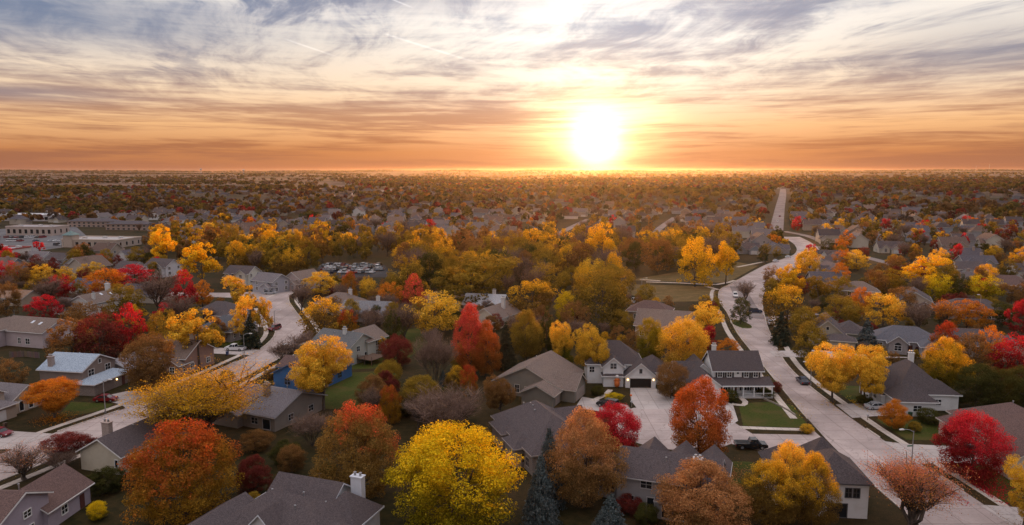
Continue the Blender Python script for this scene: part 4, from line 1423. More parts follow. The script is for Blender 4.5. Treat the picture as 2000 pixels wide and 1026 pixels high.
house('plum-grey house with white trim and brown roof in the bottom left corner', (-68.4, 99), -4,
      [W(0, 0.2, 8.2, 9, 3.1, 'gable', 'y', 32), W(-0.8, -7.6, 8.6, 9, 5.2, 'gable', 'x', 24)], PLUM, R_BROWN,
      ops=[('window', 0, 'e', -1.2, 1.7, 1.2, 1.2), ('door', 0, 'e', 2.6, 1.15, 1.0, 2.1), ('window', 1, 'e', 0.4, 4.1, 1.3, 0.9), ('window', 1, 'e', 0.6, 1.5, 1.5, 1.6), ('plain', 0, 'n', 0, 1.6, 1.4, 1.2)],
      vents=[(-2.0, -1.6, 5.1)])
house('cream gabled house with dark roof and white chimney beside the left street', (-66.3, 121.4), -17,
      [W(0, 0, 8.6, 15, 3.4, 'gable', 'y', 29)], CREAM, R_DARK,
      ops=[('plain', 0, 's', 3.3, 1.9, 0.6, 1.3), ('window', 0, 'e', -5.8, 1.9, 1.0, 1.2), ('plain', 0, 'e', 2.2, 1.6, 2.2, 2.0), ('door', 0, 'e', -2.8, 1.1, 0.95, 2.05), ('plain', 0, 'e', 5.6, 1.7, 1.4, 1.2)],
      chimneys=[(-2.6, -3.4, 3.4, 7.0, 1.5, 0.9, (0.42, 0.33, 0.29), 'brick')], vents=[(1.2, 3, 5.4), (0.6, -1, 5.6)])
house('dark-roofed house with white chimney and skylight at bottom centre', (-30, 91), -20,
      [W(0.5, 0, 17, 11, 3.3, 'hip', 'x', 33), W(-0.6, 6.0, 10, 8.4, 3.9, 'gable', 'x', 34), W(-8.2, -3.5, 8, 9, 3.0, 'gable', 'y', 30), W(6.4, 4.2, 6.4, 6.4, 3.4, 'hip', 'x', 42), W(9.5, -2.5, 8, 9, 3.0, 'hip', 'x', 30), W(-0.2, -3.4, 3.6, 3.6, 4.9, 'gable', 'y', 45)],
      (0.60, 0.60, 0.62), R_DARK, trim=(0.66, 0.68, 0.72),
      ops=[('window', 1, 'e', 1.8, 2.6, 1.2, 1.3), ('window', 5, 's', 0, 4.4, 0.9, 0.9), ('window', 4, 'e', 0, 1.7, 1.4, 1.2), ('window', 0, 's', 2, 1.7, 1.5, 1.3)],
      chimneys=[(6.6, 6.8, 3.0, 7.8, 1.7, 1.0, (0.62, 0.64, 0.70))], vents=[(-3.4, 1.2, 6.3), (1.5, 1.5, 6.5), (2.4, -1.6, 6.2), (5.0, 1.4, 5.8)], skylights=[(3, 0.2, -1.7)])
house('grey brown hip-roofed house left of the tall blue spruce', (5.6, 124), 20,
      [W(0, 0, 12, 20, 3.6, 'hip', 'y', 34), W(-5.6, -3.5, 4, 5, 3.4, 'hip', 'x', 34), W(-5.2, 4.5, 4, 6, 3.3, 'hip', 'x', 34), W(5.8, 3.5, 6, 8, 3.3, 'gable', 'x', 34)], (0.27, 0.22, 0.19), R_DARK, trim=(0.34, 0.28, 0.25),
      ops=[('window', 0, 's', -3.2, 1.7, 1.4, 1.5), ('window', 0, 's', 1.4, 1.7, 1.2, 1.5), ('window', 1, 's', 0, 1.7, 1.6, 1.6), ('window', 0, 'w', -7.8, 1.7, 1.3, 1.5), ('garage', 3, 'e', 0, 1.2, 5.0, 2.3)],
      vents=[(-1.0, 2.5, 7.2), (-0.8, 4.2, 7.1), (-1.6, 5.6, 6.8), (-1.4, 0.6, 7.0)], brick=(0, 1))
house('olive grey house with wide brown gable roof and pale driveway', (6.2, 161.0), -24,
      [W(0, 0, 16, 15, 3.0, 'gable', 'y', 26), W(4.4, -9.0, 7.2, 6, 2.7, 'gable', 'y', 26), W(8.6, -3.2, 5, 7.4, 3.0, 'gable', 'x', 33)], OLIVE_W, R_WARM, trim=(0.46, 0.40, 0.35),
      ops=[('window', 0, 's', -2.2, 1.8, 1.0, 1.7), ('plain', 0, 's', -5.0, 1.7, 0.6, 0.8), ('window', 0, 's', 0.2, 1.8, 1.0, 1.2), ('garage', 2, 'e', 0, 1.25, 5.2, 2.4), ('window', 0, 'e', 5.2, 1.8, 1.2, 1.5), ('garage', 1, 'e', -0.2, 1.2, 2.6, 2.2)],
      vents=[(-2.0, 3.5, 6.1)], garage_c=(0.30, 0.25, 0.22))
house('black-roofed tudor style house with white gables and open garage', (26.4, 168), -2,
      [W(-2.0, 1.5, 13, 10, 4.6, 'hip', 'x', 40), W(3.6, -3.6, 7.0, 6.5, 2.9, 'gable', 'y', 40), W(-2.6, -4.3, 4.6, 3.2, 4.9, 'gable', 'y', 40), W(7.6, 0.5, 6, 9, 2.9, 'hip', 'y', 38), W(-2.6, -4.9, 4.6, 2.6, 2.5, 'hip', 'x', 30)], WHITE, R_BLACK,
      ops=[('window', 2, 's', 0, 4.9, 1.4, 1.3), ('plain', 1, 's', 0, 4.0, 0.7, 1.1), ('open_garage', 1, 's', 0, 1.15, 4.9, 2.3), ('window', 0, 's', -5.4, 3.4, 1.1, 1.3), ('window', 3, 's', 1.0, 1.6, 1.0, 1.3), ('lamp', 1, 's', 2.95, 2.0, 0.2, 0.2), ('lamp', 1, 's', -2.95, 2.0, 0.2, 0.2)],
      chimneys=[(-7.2, 3.8, 0, 9.2, 1.3, 0.9, (0.30, 0.15, 0.11), 'brick')])
wh = house('white two-storey house with charcoal roof and long front porch', (50.6, 160.3), 0,
      [W(0, 0, 10.8, 8.4, 5.7, 'gable', 'x', 37), W(-8.0, -3.4, 6.6, 8.4, 3.1, 'gable', 'y', 38), W(-7.2, 2.4, 5.4, 8, 4.0, 'gable', 'y', 42), W(-10.6, 1.2, 5.0, 8, 3.2, 'gable', 'x', 36)], (0.80, 0.79, 0.78), R_BLACK, trim=(0.80, 0.80, 0.80),
      ops=[('shuttered', 0, 's', -4.0, 4.75, 0.95, 1.25), ('shuttered', 0, 's', -1.9, 4.75, 0.95, 1.25), ('shuttered', 0, 's', 1.9, 4.75, 0.95, 1.25), ('shuttered', 0, 's', 4.0, 4.75, 0.95, 1.25), ('round', 0, 's', 0, 5.0, 0.5, 0.5),
           ('shuttered', 0, 's', -2.7, 1.75, 1.0, 1.4), ('door', 0, 's', -0.6, 1.2, 1.0, 2.2), ('shuttered', 0, 's', 1.6, 1.75, 1.0, 1.4), ('shuttered', 0, 's', 3.9, 1.75, 1.0, 1.4),
           ('round', 1, 's', 0, 4.3, 0.6, 0.6), ('garage', 1, 's', -0.2, 1.2, 4.8, 2.2), ('window', 0, 'e', 0, 4.7, 1.0, 1.3), ('round', 3, 'w', 0, 3.9, 0.4, 0.4)],
      chimneys=[(-3.9, 1.6, 6.5, 9.9, 0.9, 0.7, (0.66, 0.65, 0.64))])
# the porch: shed roof, posts, floor and rail
pr_ = MB().prism([(-4.0, 3.95), (-7.0, 2.75), (-7.0, 2.93), (-4.0, 4.15)], -5.4, 7.2, lambda u, v, s: (s, u, v)).build('porch_roof', SHINGLE, wh, R_BLACK)
MB().box((0.9, -7.07, 2.78), (12.8, 0.12, 0.24)).build('fascia', PAINT, pr_, (0.8, 0.8, 0.8))
MB().box((0.9, -5.55, 0.16), (12.4, 2.7, 0.32)).build('porch_floor', PAINT, wh, (0.55, 0.53, 0.52))
post_me = MB().box((0, 0, 1.53), (0.20, 0.20, 2.42)).box((0, 0, 0.40), (0.28, 0.28, 0.16)).mesh('post', PAINT)
for px_ in (-5.0, -1.6, 0.5, 2.9, 5.0, 6.9):
    link('post', post_me, wh, (0.80, 0.80, 0.80), (px_, -6.8, 0))
for a_, b_ in ((0.6, 2.8), (3.0, 4.9), (5.1, 6.8)):
    m = MB().box(((a_ + b_) / 2, -6.8, 1.15), (b_ - a_, 0.08, 0.08)).box(((a_ + b_) / 2, -6.8, 0.48), (b_ - a_, 0.06, 0.06))
    for i in range(int((b_ - a_) / 0.16)):
        m.box((a_ + 0.1 + i * 0.16, -6.8, 0.82), (0.04, 0.04, 0.62))
    m.build('railing', PAINT, wh, (0.8, 0.8, 0.8))

house('grey two-storey house with charcoal roof behind the rust orange tree', (24.0, 103.6), -20,
      [W(0, 0, 14.5, 9, 5.2, 'gable', 'x', 29), W(-8.2, 2.0, 5, 8, 3.2, 'gable', 'x', 30), W(-3.6, 4.6, 4.6, 5, 5.0, 'gable', 'y', 40), W(1.4, 5.0, 4.0, 5, 5.0, 'gable', 'y', 42), W(5.8, 4.6, 4.6, 5, 4.8, 'gable', 'y', 42), W(1.6, -5.0, 5.2, 2.2, 2.7, 'hip', 'x', 26)], GREY_W, R_DARK, trim=(0.40, 0.37, 0.37),
      ops=[('window', 0, 's', -2.9, 4.25, 1.6, 1.2), ('window', 0, 's', 1.6, 4.25, 1.0, 1.1), ('window', 0, 's', 5.2, 4.25, 1.2, 1.2), ('window', 0, 's', -5.4, 1.6, 1.4, 1.2), ('plain', 0, 's', -2.2, 1.3, 1.0, 2.0), ('plain', 5, 's', -1.5, 1.3, 0.8, 1.8), ('plain', 5, 's', 1.0, 1.3, 1.9, 1.9), ('window', 1, 's', -0.5, 1.6, 1.2, 1.2)],
      chimneys=[(4.2, -3.0, 5.0, 8.6, 1.2, 0.9, (0.60, 0.56, 0.56))], vents=[(-0.5, -1.6, 7.1), (2.4, -1.2, 7.2)])
house('dark-roofed house with white wall and paired windows by the lower street', (46.6, 104.6), -6,
      [W(1.6, -1.5, 7.6, 9, 5.3, 'hip', 'y', 36), W(-3.6, 1.2, 6.5, 9, 4.6, 'hip', 'x', 42), W(2.0, 4.6, 6, 6, 4.6, 'hip', 'x', 46), W(5.0, 2.8, 4.0, 6, 3.2, 'hip', 'y', 34)], (0.66, 0.64, 0.64), R_BLACK, trim=(0.08, 0.075, 0.08),
      ops=[('window', 0, 's', 1.0, 3.9, 0.8, 1.3), ('window', 0, 's', 2.1, 3.9, 0.8, 1.3), ('plain', 0, 's', -0.4, 1.15, 2.6, 2.0), ('window', 3, 's', 0.5, 1.6, 1.2, 1.2), ('window', 0, 'e', 0, 3.9, 1.2, 1.3)], vents=[(1.6, 0.4, 7.2), (3.4, -2.4, 6.6)])
house('white house with steep charcoal hip roof beside the right street', (86.2, 151.5), -4,
      [W(0.5, 1.0, 11, 14, 3.4, 'hip', 'y', 42), W(-2.6, -6.6, 7.4, 7, 3.0, 'hip', 'x', 36), W(-5.8, 3.0, 4, 5, 4.6, 'gable', 'x', 42), W(-5.2, -1.2, 4, 6, 3.0, 'gable', 'x', 44), W(5.4, -2.0, 5, 7, 3.2, 'hip', 'y', 36)], (0.72, 0.71, 0.70), R_BLACK, trim=(0.74, 0.73, 0.72),
      ops=[('arched', 2, 'w', 0, 3.2, 1.3, 1.3), ('window', 3, 'w', 0, 1.7, 1.3, 1.4), ('garage', 1, 'w', 0, 1.2, 5.0, 2.2), ('window', 1, 's', 0, 1.7, 1.6, 1.2), ('window', 0, 's', 3, 1.8, 1.2, 1.2), ('door', 2, 'w', 1.6, 1.15, 1.0, 2.1)],
      chimneys=[(2.2, 4.0, 5.0, 9.8, 1.0, 0.8, (0.70, 0.69, 0.68))])
house('long brown hip-roofed house behind the vivid crimson maple', (92.4, 123.5), -2,
      [W(0, 2, 14, 20, 3.0, 'hip', 'y', 30), W(-7.0, -9.0, 8, 7, 3.0, 'gable', 'y', 34), W(-8.6, 5.0, 5, 6, 3.0, 'hip', 'x', 36), W(2, -9.5, 12, 7, 3.0, 'hip', 'x', 28)], (0.55, 0.49, 0.42), R_BROWN, trim=(0.50, 0.45, 0.40),
      ops=[('window', 1, 's', 0.6, 1.6, 1.8, 1.3), ('arched', 2, 'w', 0.4, 1.5, 1.5, 1.4), ('window', 1, 'w', 0, 1.6, 1.4, 1.3), ('garage', 0, 'w', -1.2, 1.2, 4.6, 2.2), ('window', 3, 's', 2, 1.6, 1.6, 1.2)], vents=[(1.0, 6.0, 6.8), (3.0, 2.0, 6.2)])
house('grey brick house with arched window and dark open garage', (111.5, 197), -22,
      [W(-1, 1, 16, 10, 3.0, 'hip', 'x', 32), W(-3.4, -5.0, 4.6, 4, 3.2, 'gable', 'y', 38), W(5.6, -6.0, 7.4, 7, 3.0, 'hip', 'y', 32)], (0.34, 0.31, 0.32), (0.12, 0.12, 0.14), trim=(0.66, 0.65, 0.66),
      ops=[('arched', 1, 's', 0, 1.7, 1.7, 1.3), ('open_garage', 2, 's', 0, 1.2, 5.4, 2.3), ('window', 0, 's', -6.6, 1.7, 1.3, 1.2), ('door', 0, 's', 1.0, 1.1, 1.0, 2.1)], brick=(1,))
house('beige front-gabled house at the corner beside the blue spruce', (92.5, 207), -20,
      [W(0, 0, 9.5, 13, 3.4, 'gable', 'y', 40), W(6.5, 3, 8, 9, 3.0, 'hip', 'x', 34), W(3.0, -8.0, 8, 5, 2.6, 'hip', 'x', 26)], (0.36, 0.31, 0.24), R_DARK, trim=(0.52, 0.46, 0.38),
      ops=[('plain', 0, 's', 0, 5.2, 0.7, 0.9), ('garage', 0, 's', 0, 1.2, 4.6, 2.2), ('window', 1, 's', 0, 1.6, 1.4, 1.2)])
house('dark-roofed house with two cross gables behind the gold orange tree', (127, 193), -14,
      [W(0, 0, 20, 10, 3.1, 'hip', 'x', 34), W(-6.5, -5.2, 6, 5, 3.2, 'gable', 'y', 40), W(7.2, -5.6, 6.4, 6, 3.2, 'gable', 'y', 40)], TAN, R_DARK,
      ops=[('window', 1, 's', 0, 1.7, 1.8, 1.4), ('window', 2, 's', 0, 1.7, 1.6, 1.3), ('window', 0, 's', 0, 1.6, 1.4, 1.2), ('door', 0, 's', 3, 1.1, 1.0, 2.1)])
# left of the street
bl = house('brown split-level house with pale blue roof and red car outside', (-101.0, 162.5), -10,
      [W(0, 0, 11, 10.5, 5.3, 'gable', 'x', 25), W(6.6, -0.4, 5.0, 11.6, 2.6, 'hip', 'y', 22), W(4.5, 12.5, 9, 14, 3.0, 'gable', 'y', 22, rc=(0.27, 0.27, 0.30))], (0.24, 0.185, 0.16), R_BLUE, trim=(0.62, 0.58, 0.56),
      ops=[('window', 0, 'e', -2.6, 4.3, 1.7, 1.4), ('window', 0, 'e', 2.6, 4.3, 1.6, 1.4), ('plain', 0, 'e', 0.2, 6.3, 0.8, 0.9), ('garage', 1, 'e', -2.2, 1.1, 4.8, 2.1), ('door', 1, 'e', 3.4, 1.1, 1.0, 2.1), ('window', 2, 'e', 2, 1.6, 1.4, 1.2), ('window', 0, 's', -1, 2.0, 1.2, 1.2), ('lamp', 1, 'e', 1.2, 1.9, .2, .2)],
      chimneys=[(-3.2, -4.2, 0, 8.0, 1.1, 0.9, (0.36, 0.28, 0.25), 'brick')], vents=[(4.0, 9.0, 5.0), (-1.5, 2.4, 6.9)], brick=(1,), garage_c=(0.22, 0.17, 0.15))
house('small tan house with grey roof and white garage door at left edge', (-107, 143.5), -14,
      [W(0, 3.5, 9, 8, 3.0, 'gable', 'x', 30), W(-1.5, -4.6, 9, 8.4, 5.0, 'gable', 'x', 26), W(3.8, -4.4, 4.0, 8, 2.8, 'hip', 'y', 24)], (0.44, 0.36, 0.29), R_GREY,
      ops=[('plain', 0, 'e', -1.6, 1.4, 1.0, 2.0), ('plain', 0, 'e', 0.6, 1.4, 1.0, 2.0), ('plain', 0, 'e', 2.4, 1.4, 0.7, 2.0), ('garage', 2, 'e', -0.6, 1.2, 4.6, 2.1), ('window', 1, 'e', 0.5, 4.2, 1.6, 1.3), ('lamp', 0, 'e', -3.2, 2.0, 0.2, 0.2)])
house('pinkish grey house with warm roof and two skylights at left edge', (-139, 206), -16,
      [W(0, 0, 17, 12, 4.6, 'gable', 'x', 24), W(-9, -5.5, 8, 8, 5.0, 'gable', 'y', 28)], (0.46, 0.38, 0.39), R_WARM,
      ops=[('plain', 0, 'e', -2, 1.6, 1.4, 2.0), ('window', 0, 'e', 2.4, 1.8, 1.4, 1.6), ('window', 0, 's', 3, 1.8, 1.5, 1.6), ('window', 0, 's', 0, 1.8, 1.0, 1.6), ('window', 1, 's', 0, 3.8, 0.9, 1.4), ('window', 1, 's', 0, 1.4, 0.9, 1.4), ('window', 0, 'e', 0, 5.0, 1.2, 1.0)],
      skylights=[(0, 1.0, -2.2), (0, 4.2, -2.6)])
house('long house with white end wall and skylit brown roof, upper left', (-147, 254), -18,
      [W(0, 0, 10, 19, 4.4, 'gable', 'y', 26), W(-7, -7, 8, 8, 3.2, 'gable', 'x', 26, rc=R_DARK)], (0.62, 0.60, 0.58), R_WARM,
      ops=[('window', 0, 's', -2, 2.0, 1.4, 1.5), ('window', 0, 's', 2, 2.0, 1.4, 1.5), ('window', 0, 'e', -5, 1.8, 1.6, 1.4), ('window', 0, 'e', 2, 1.8, 1.6, 1.4)],
      chimneys=[(-2.2, 4.2, 4.5, 9.0, 1.6, 1.0, (0.60, 0.60, 0.60)), (3.0, -6.6, 3.5, 7.4, 0.9, 0.8, (0.62, 0.60, 0.58))], skylights=[(0, -2.0, 1.4), (0, 1.5, 2.0)])
house('dark blue-roofed house with white gable between orange trees, upper left', (-174, 292), -22,
      [W(0, 0, 13, 9, 3.2, 'gable', 'x', 28), W(4.5, -3.5, 7, 7, 3.2, 'gable', 'y', 30)], (0.60, 0.56, 0.50), (0.08, 0.09, 0.12),
      ops=[('window', 1, 's', -1.6, 1.7, 1.3, 1.4), ('window', 1, 's', 1.6, 1.7, 1.3, 1.4), ('window', 0, 's', -4, 1.7, 1.6, 1.3)])
house('tan ranch house with warm orange brown roof, upper left', (-190, 268), -14,
      [W(0, 0, 20, 9, 3.0, 'gable', 'x', 26), W(-7, -3, 7, 8, 3.0, 'gable', 'y', 28)], (0.46, 0.37, 0.28), (0.26, 0.165, 0.115),
      ops=[('window', 0, 's', 2, 1.6, 1.8, 1.3), ('window', 0, 's', 6, 1.6, 1.8, 1.3), ('door', 0, 's', -1, 1.1, 1.0, 2.1), ('garage', 1, 's', 0, 1.2, 4.6, 2.1)])
house('bright blue-walled house with brown roof under the golden cottonwood', (-47.4, 166.5), -22,
      [W(0, 0, 12, 14, 3.4, 'gable', 'y', 26), W(-7.2, 2.5, 5, 7, 3.0, 'gable', 'x', 26)], (0.045, 0.13, 0.30), R_BROWN, trim=(0.10, 0.16, 0.28),
      ops=[('window', 0, 's', -2.0, 1.7, 1.5, 1.5), ('window', 0, 's', 2.6, 1.7, 1.5, 1.5), ('garage', 1, 'w', 0, 1.2, 4.4, 2.1), ('window', 0, 'e', 2, 1.7, 1.4, 1.3)], vents=[(2.0, 3.0, 5.6)])
house('house under a long pale grey roof with tall brown chimney', (-49, 142.5), -24,
      [W(0, 0, 14, 15, 3.0, 'gable', 'x', 20), W(-5.0, -5, 8, 8, 2.8, 'gable', 'y', 20)], (0.22, 0.18, 0.15), (0.17, 0.16, 0.175), trim=(0.34, 0.31, 0.30),
      ops=[('window', 0, 's', 2, 1.6, 1.6, 1.2), ('plain', 0, 's', 5, 1.3, 1.8, 2.0), ('window', 0, 'e', -3, 1.6, 1.4, 1.2), ('window', 0, 'e', 3, 1.6, 1.4, 1.2)],
      chimneys=[(0.8, -2.6, 3.5, 7.4, 1.2, 0.9, (0.30, 0.20, 0.16), 'brick')], vents=[(-2.0, 1.0, 5.9), (-4.0, 2.0, 5.6), (3.0, 0.8, 6.0)])
dk = house('grey green house with raised wooden deck on the dark lawn', (-45, 187), -28,
      [W(0, 0, 13, 10, 5.0, 'gable', 'x', 27), W(2.5, 5.5, 9, 8, 5.2, 'gable', 'y', 28, rc=R_WARM), W(-6.5, -4.0, 8, 7, 3.2, 'gable', 'y', 26)], (0.42, 0.43, 0.38), (0.13, 0.135, 0.14), trim=(0.58, 0.57, 0.53),
      ops=[('window', 0, 'e', -1.8, 3.9, 1.2, 1.3), ('plain', 0, 'e', 1.6, 1.4, 1.8, 2.0), ('window', 0, 's', 3.5, 3.9, 1.2, 1.2), ('window', 0, 's', 0.5, 3.9, 1.2, 1.2), ('window', 1, 'e', 0, 4.0, 1.4, 1.3), ('window', 1, 'e', 0, 1.6, 1.4, 1.3)],
      chimneys=[(1.5, -1.0, 5.5, 8.6, 0.9, 0.7, (0.60, 0.58, 0.55))], vents=[(-2, -1, 6.9)])
dko = MB().box((9.0, 0.5, 1.55), (5.0, 6.0, 0.14)).build('deck', PAINT, dk, (0.17, 0.105, 0.075))
for sx in (6.7, 9.0, 11.3):
    for sy in (-2.3, 3.3):
        MB().box((sx, sy, 1.25), (0.14, 0.14, 2.5)).build('post', PAINT, dko, (0.16, 0.10, 0.07))
m = MB()
for zz in (1.9, 2.2, 2.5):
    m.box((9.0, -2.42, zz), (4.9, 0.05, 0.10)).box((11.45, 0.5, zz), (0.05, 5.7, 0.10))
m.build('railing', PAINT, dko, (0.17, 0.105, 0.075))
# middle ground
MIDH = [
 ('tan house with low hip roof beyond the street bend', (655, 612), -24, 'x', 15, 11, 3.2, 'hip', TAN, R_WARM, True),
 ('grey-roofed house with two white chimneys right of the gold-topped elm', (712, 628), -10, 'x', 16, 10, 3.2, 'gable', (0.34, 0.34, 0.36), (0.20, 0.20, 0.215), True),
 ('house with pale silvery roof behind the central red maple', (945, 612), -12, 'x', 14, 10, 3.2, 'gable', (0.45, 0.36, 0.30), (0.42, 0.43, 0.46), True),
 ('white-walled house with brown roof right of the pink red tree top', (955, 640), -30, 'y', 10, 14, 3.4, 'gable', (0.62, 0.55, 0.45), R_WARM, True),
 ('tan-roofed house behind the golden round tree at centre left', (868, 606), 5, 'x', 16, 10, 3.2, 'hip', TAN, (0.24, 0.165, 0.11), True),
 ('brown many-gabled house above the columnar yellow green tree', (1300, 660), -20, 'x', 17, 13, 3.6, 'cross', (0.32, 0.25, 0.20), R_WARM, False),
 ('dark brown-roofed house behind the brown many-gabled house', (1268, 628), -20, 'x', 14, 10, 3.2, 'hip', (0.30, 0.22, 0.19), R_BROWN, False),
 ('white house with two small gables at the left street bend', (466, 556), -15, 'x', 12, 9, 5.2, 'cross', (0.66, 0.62, 0.54), R_DARK, False),
 ('grey two-storey house right of the white gabled house at the bend', (518, 572), -30, 'x', 12, 9, 5.0, 'gable', (0.36, 0.36, 0.40), R_GREY, False),
 ('pinkish house end wall behind the leafless tree at the bend', (578, 566), -30, 'y', 9, 12, 4.8, 'gable', (0.48, 0.38, 0.36), R_WARM, False),
 ('grey roof house behind the big golden ash', (420, 630), -18, 'x', 14, 10, 3.2, 'hip', (0.34, 0.30, 0.30), R_DARK, False),
 ('low dark house behind the golden street trees', (432, 662), -18, 'x', 13, 10, 3.2, 'hip', (0.30, 0.26, 0.25), (0.10, 0.105, 0.12), False),
 ('brown brick house end right of the dark brown red oak', (340, 728), -14, 'x', 9, 11, 4.2, 'gable', (0.30, 0.18, 0.14), R_WARM, True),
 ('white house with twin steep gables above the right street', (1624, 516), -12, 'x', 13, 9, 4.4, 'twin', (0.70, 0.69, 0.68), R_BLACK, False),
 ('brown hip-roofed house left of the thin orange tree', (1680, 592), -18, 'x', 13, 10, 4.6, 'hip', (0.34, 0.24, 0.19), R_WARM, False),
 ('tan gabled house behind the gold brown tree on the right', (1790, 612), -26, 'y', 10, 13, 4.6, 'gable', (0.48, 0.40, 0.33), R_DARK, False),
 ('dark-roofed ranch house under the yellow green dome tree', (1905, 624), -14, 'x', 19, 10, 3.2, 'hip', (0.28, 0.22, 0.20), R_DARK, False),
 ('white garage house right of the brightest yellow tree', (1900, 546), -18, 'x', 13, 10, 4.8, 'cross', (0.66, 0.64, 0.62), R_DARK, False),
 ('brown hip-roofed house at the right edge, below the skyline trees', (1975, 572), -12, 'x', 18, 11, 3.2, 'hip', (0.28, 0.21, 0.18), R_BROWN, False),
 ('white-walled house with dark roof at far upper left', (68, 520), -18, 'x', 13, 9, 4.8, 'cross', (0.66, 0.64, 0.64), R_GREY, False),
 ('dark-roofed house right of the white upper left house', (110, 524), -18, 'x', 12, 9, 4.8, 'gable', (0.40, 0.35, 0.33), R_DARK, False),
 ('white two-gabled house behind the golden dome tree, upper left', (150, 534), -20, 'y', 9, 13, 5.0, 'cross', (0.68, 0.66, 0.64), R_BROWN, False),
 ('white house with grey roof left of the tall yellow cottonwood', (308, 540), -20, 'x', 13, 10, 5.0, 'cross', (0.66, 0.64, 0.66), R_DARK, False),
 ('small white-gabled house left of the grey-roofed white house', (245, 537), -20, 'x', 11, 9, 3.4, 'gable', (0.58, 0.55, 0.54), R_DARK, False),
]
for lab, (px, py), rot, ax, w_, d_, h_, rk, wc, rc, chim in MIDH:
    p = G(px, py)
    c = math.cos(R(rot)); s = math.sin(R(rot))
    loc = (p[0] - s * d_ * 0.3, p[1] + d_ * 0.4)
    wings = [W(0, 0, w_, d_, h_, 'hip' if rk == 'hip' else 'gable', ax, 30)]
    if rk == 'cross':
        wings += [W(w_ * 0.25, -d_ * 0.42, w_ * 0.4, d_ * 0.45, h_ * 0.98, 'gable', 'y', 36), W(-w_ * 0.25, -d_ * 0.5, w_ * 0.38, d_ * 0.4, h_ * 0.7, 'gable', 'y', 34)]
    elif rk == 'twin':
        wings += [W(k * w_ * 0.33, -d_ * 0.45, w_ * 0.28, d_ * 0.3, h_, 'gable', 'y', 52) for k in (-1, 0, 1)]
    else:
        wings += [W(w_ * 0.28, -d_ * 0.5, w_ * 0.4, d_ * 0.4, min(h_, 3.0), 'gable' if rk == 'gable' else 'hip', 'y', 30)]
    ops = []
    for wi, wg in enumerate(wings):
        for fc in ('s', 'e'):
            ln = wg['w'] if fc == 's' else wg['d']
            for u in ([0] if ln < 6 else [-ln * 0.28, ln * 0.28]):
                ops.append(('window', wi, fc, u, 1.7, 1.3, 1.3))
                if wg['h'] > 4.3:
                    ops.append(('window', wi, fc, u, wg['h'] - 1.0, 1.2, 1.2))
    ch = [(w_ * 0.2, d_ * 0.1, h_, h_ + d_ * 0.25 + 1.8, 1.1, 0.9, (0.60, 0.56, 0.54))] if chim else []
    house(lab, loc, rot, wings, wc, rc, ops=ops, chimneys=ch)
# ------------------------------------------------------------------ vehicles
HEADL = plain('headlamp_glass', (0.75, 0.75, 0.72), 0.2, 0.6); TAILL = plain('tail_lamp', (0.35, 0.015, 0.012), 0.25, 0.6)
CARS = {}


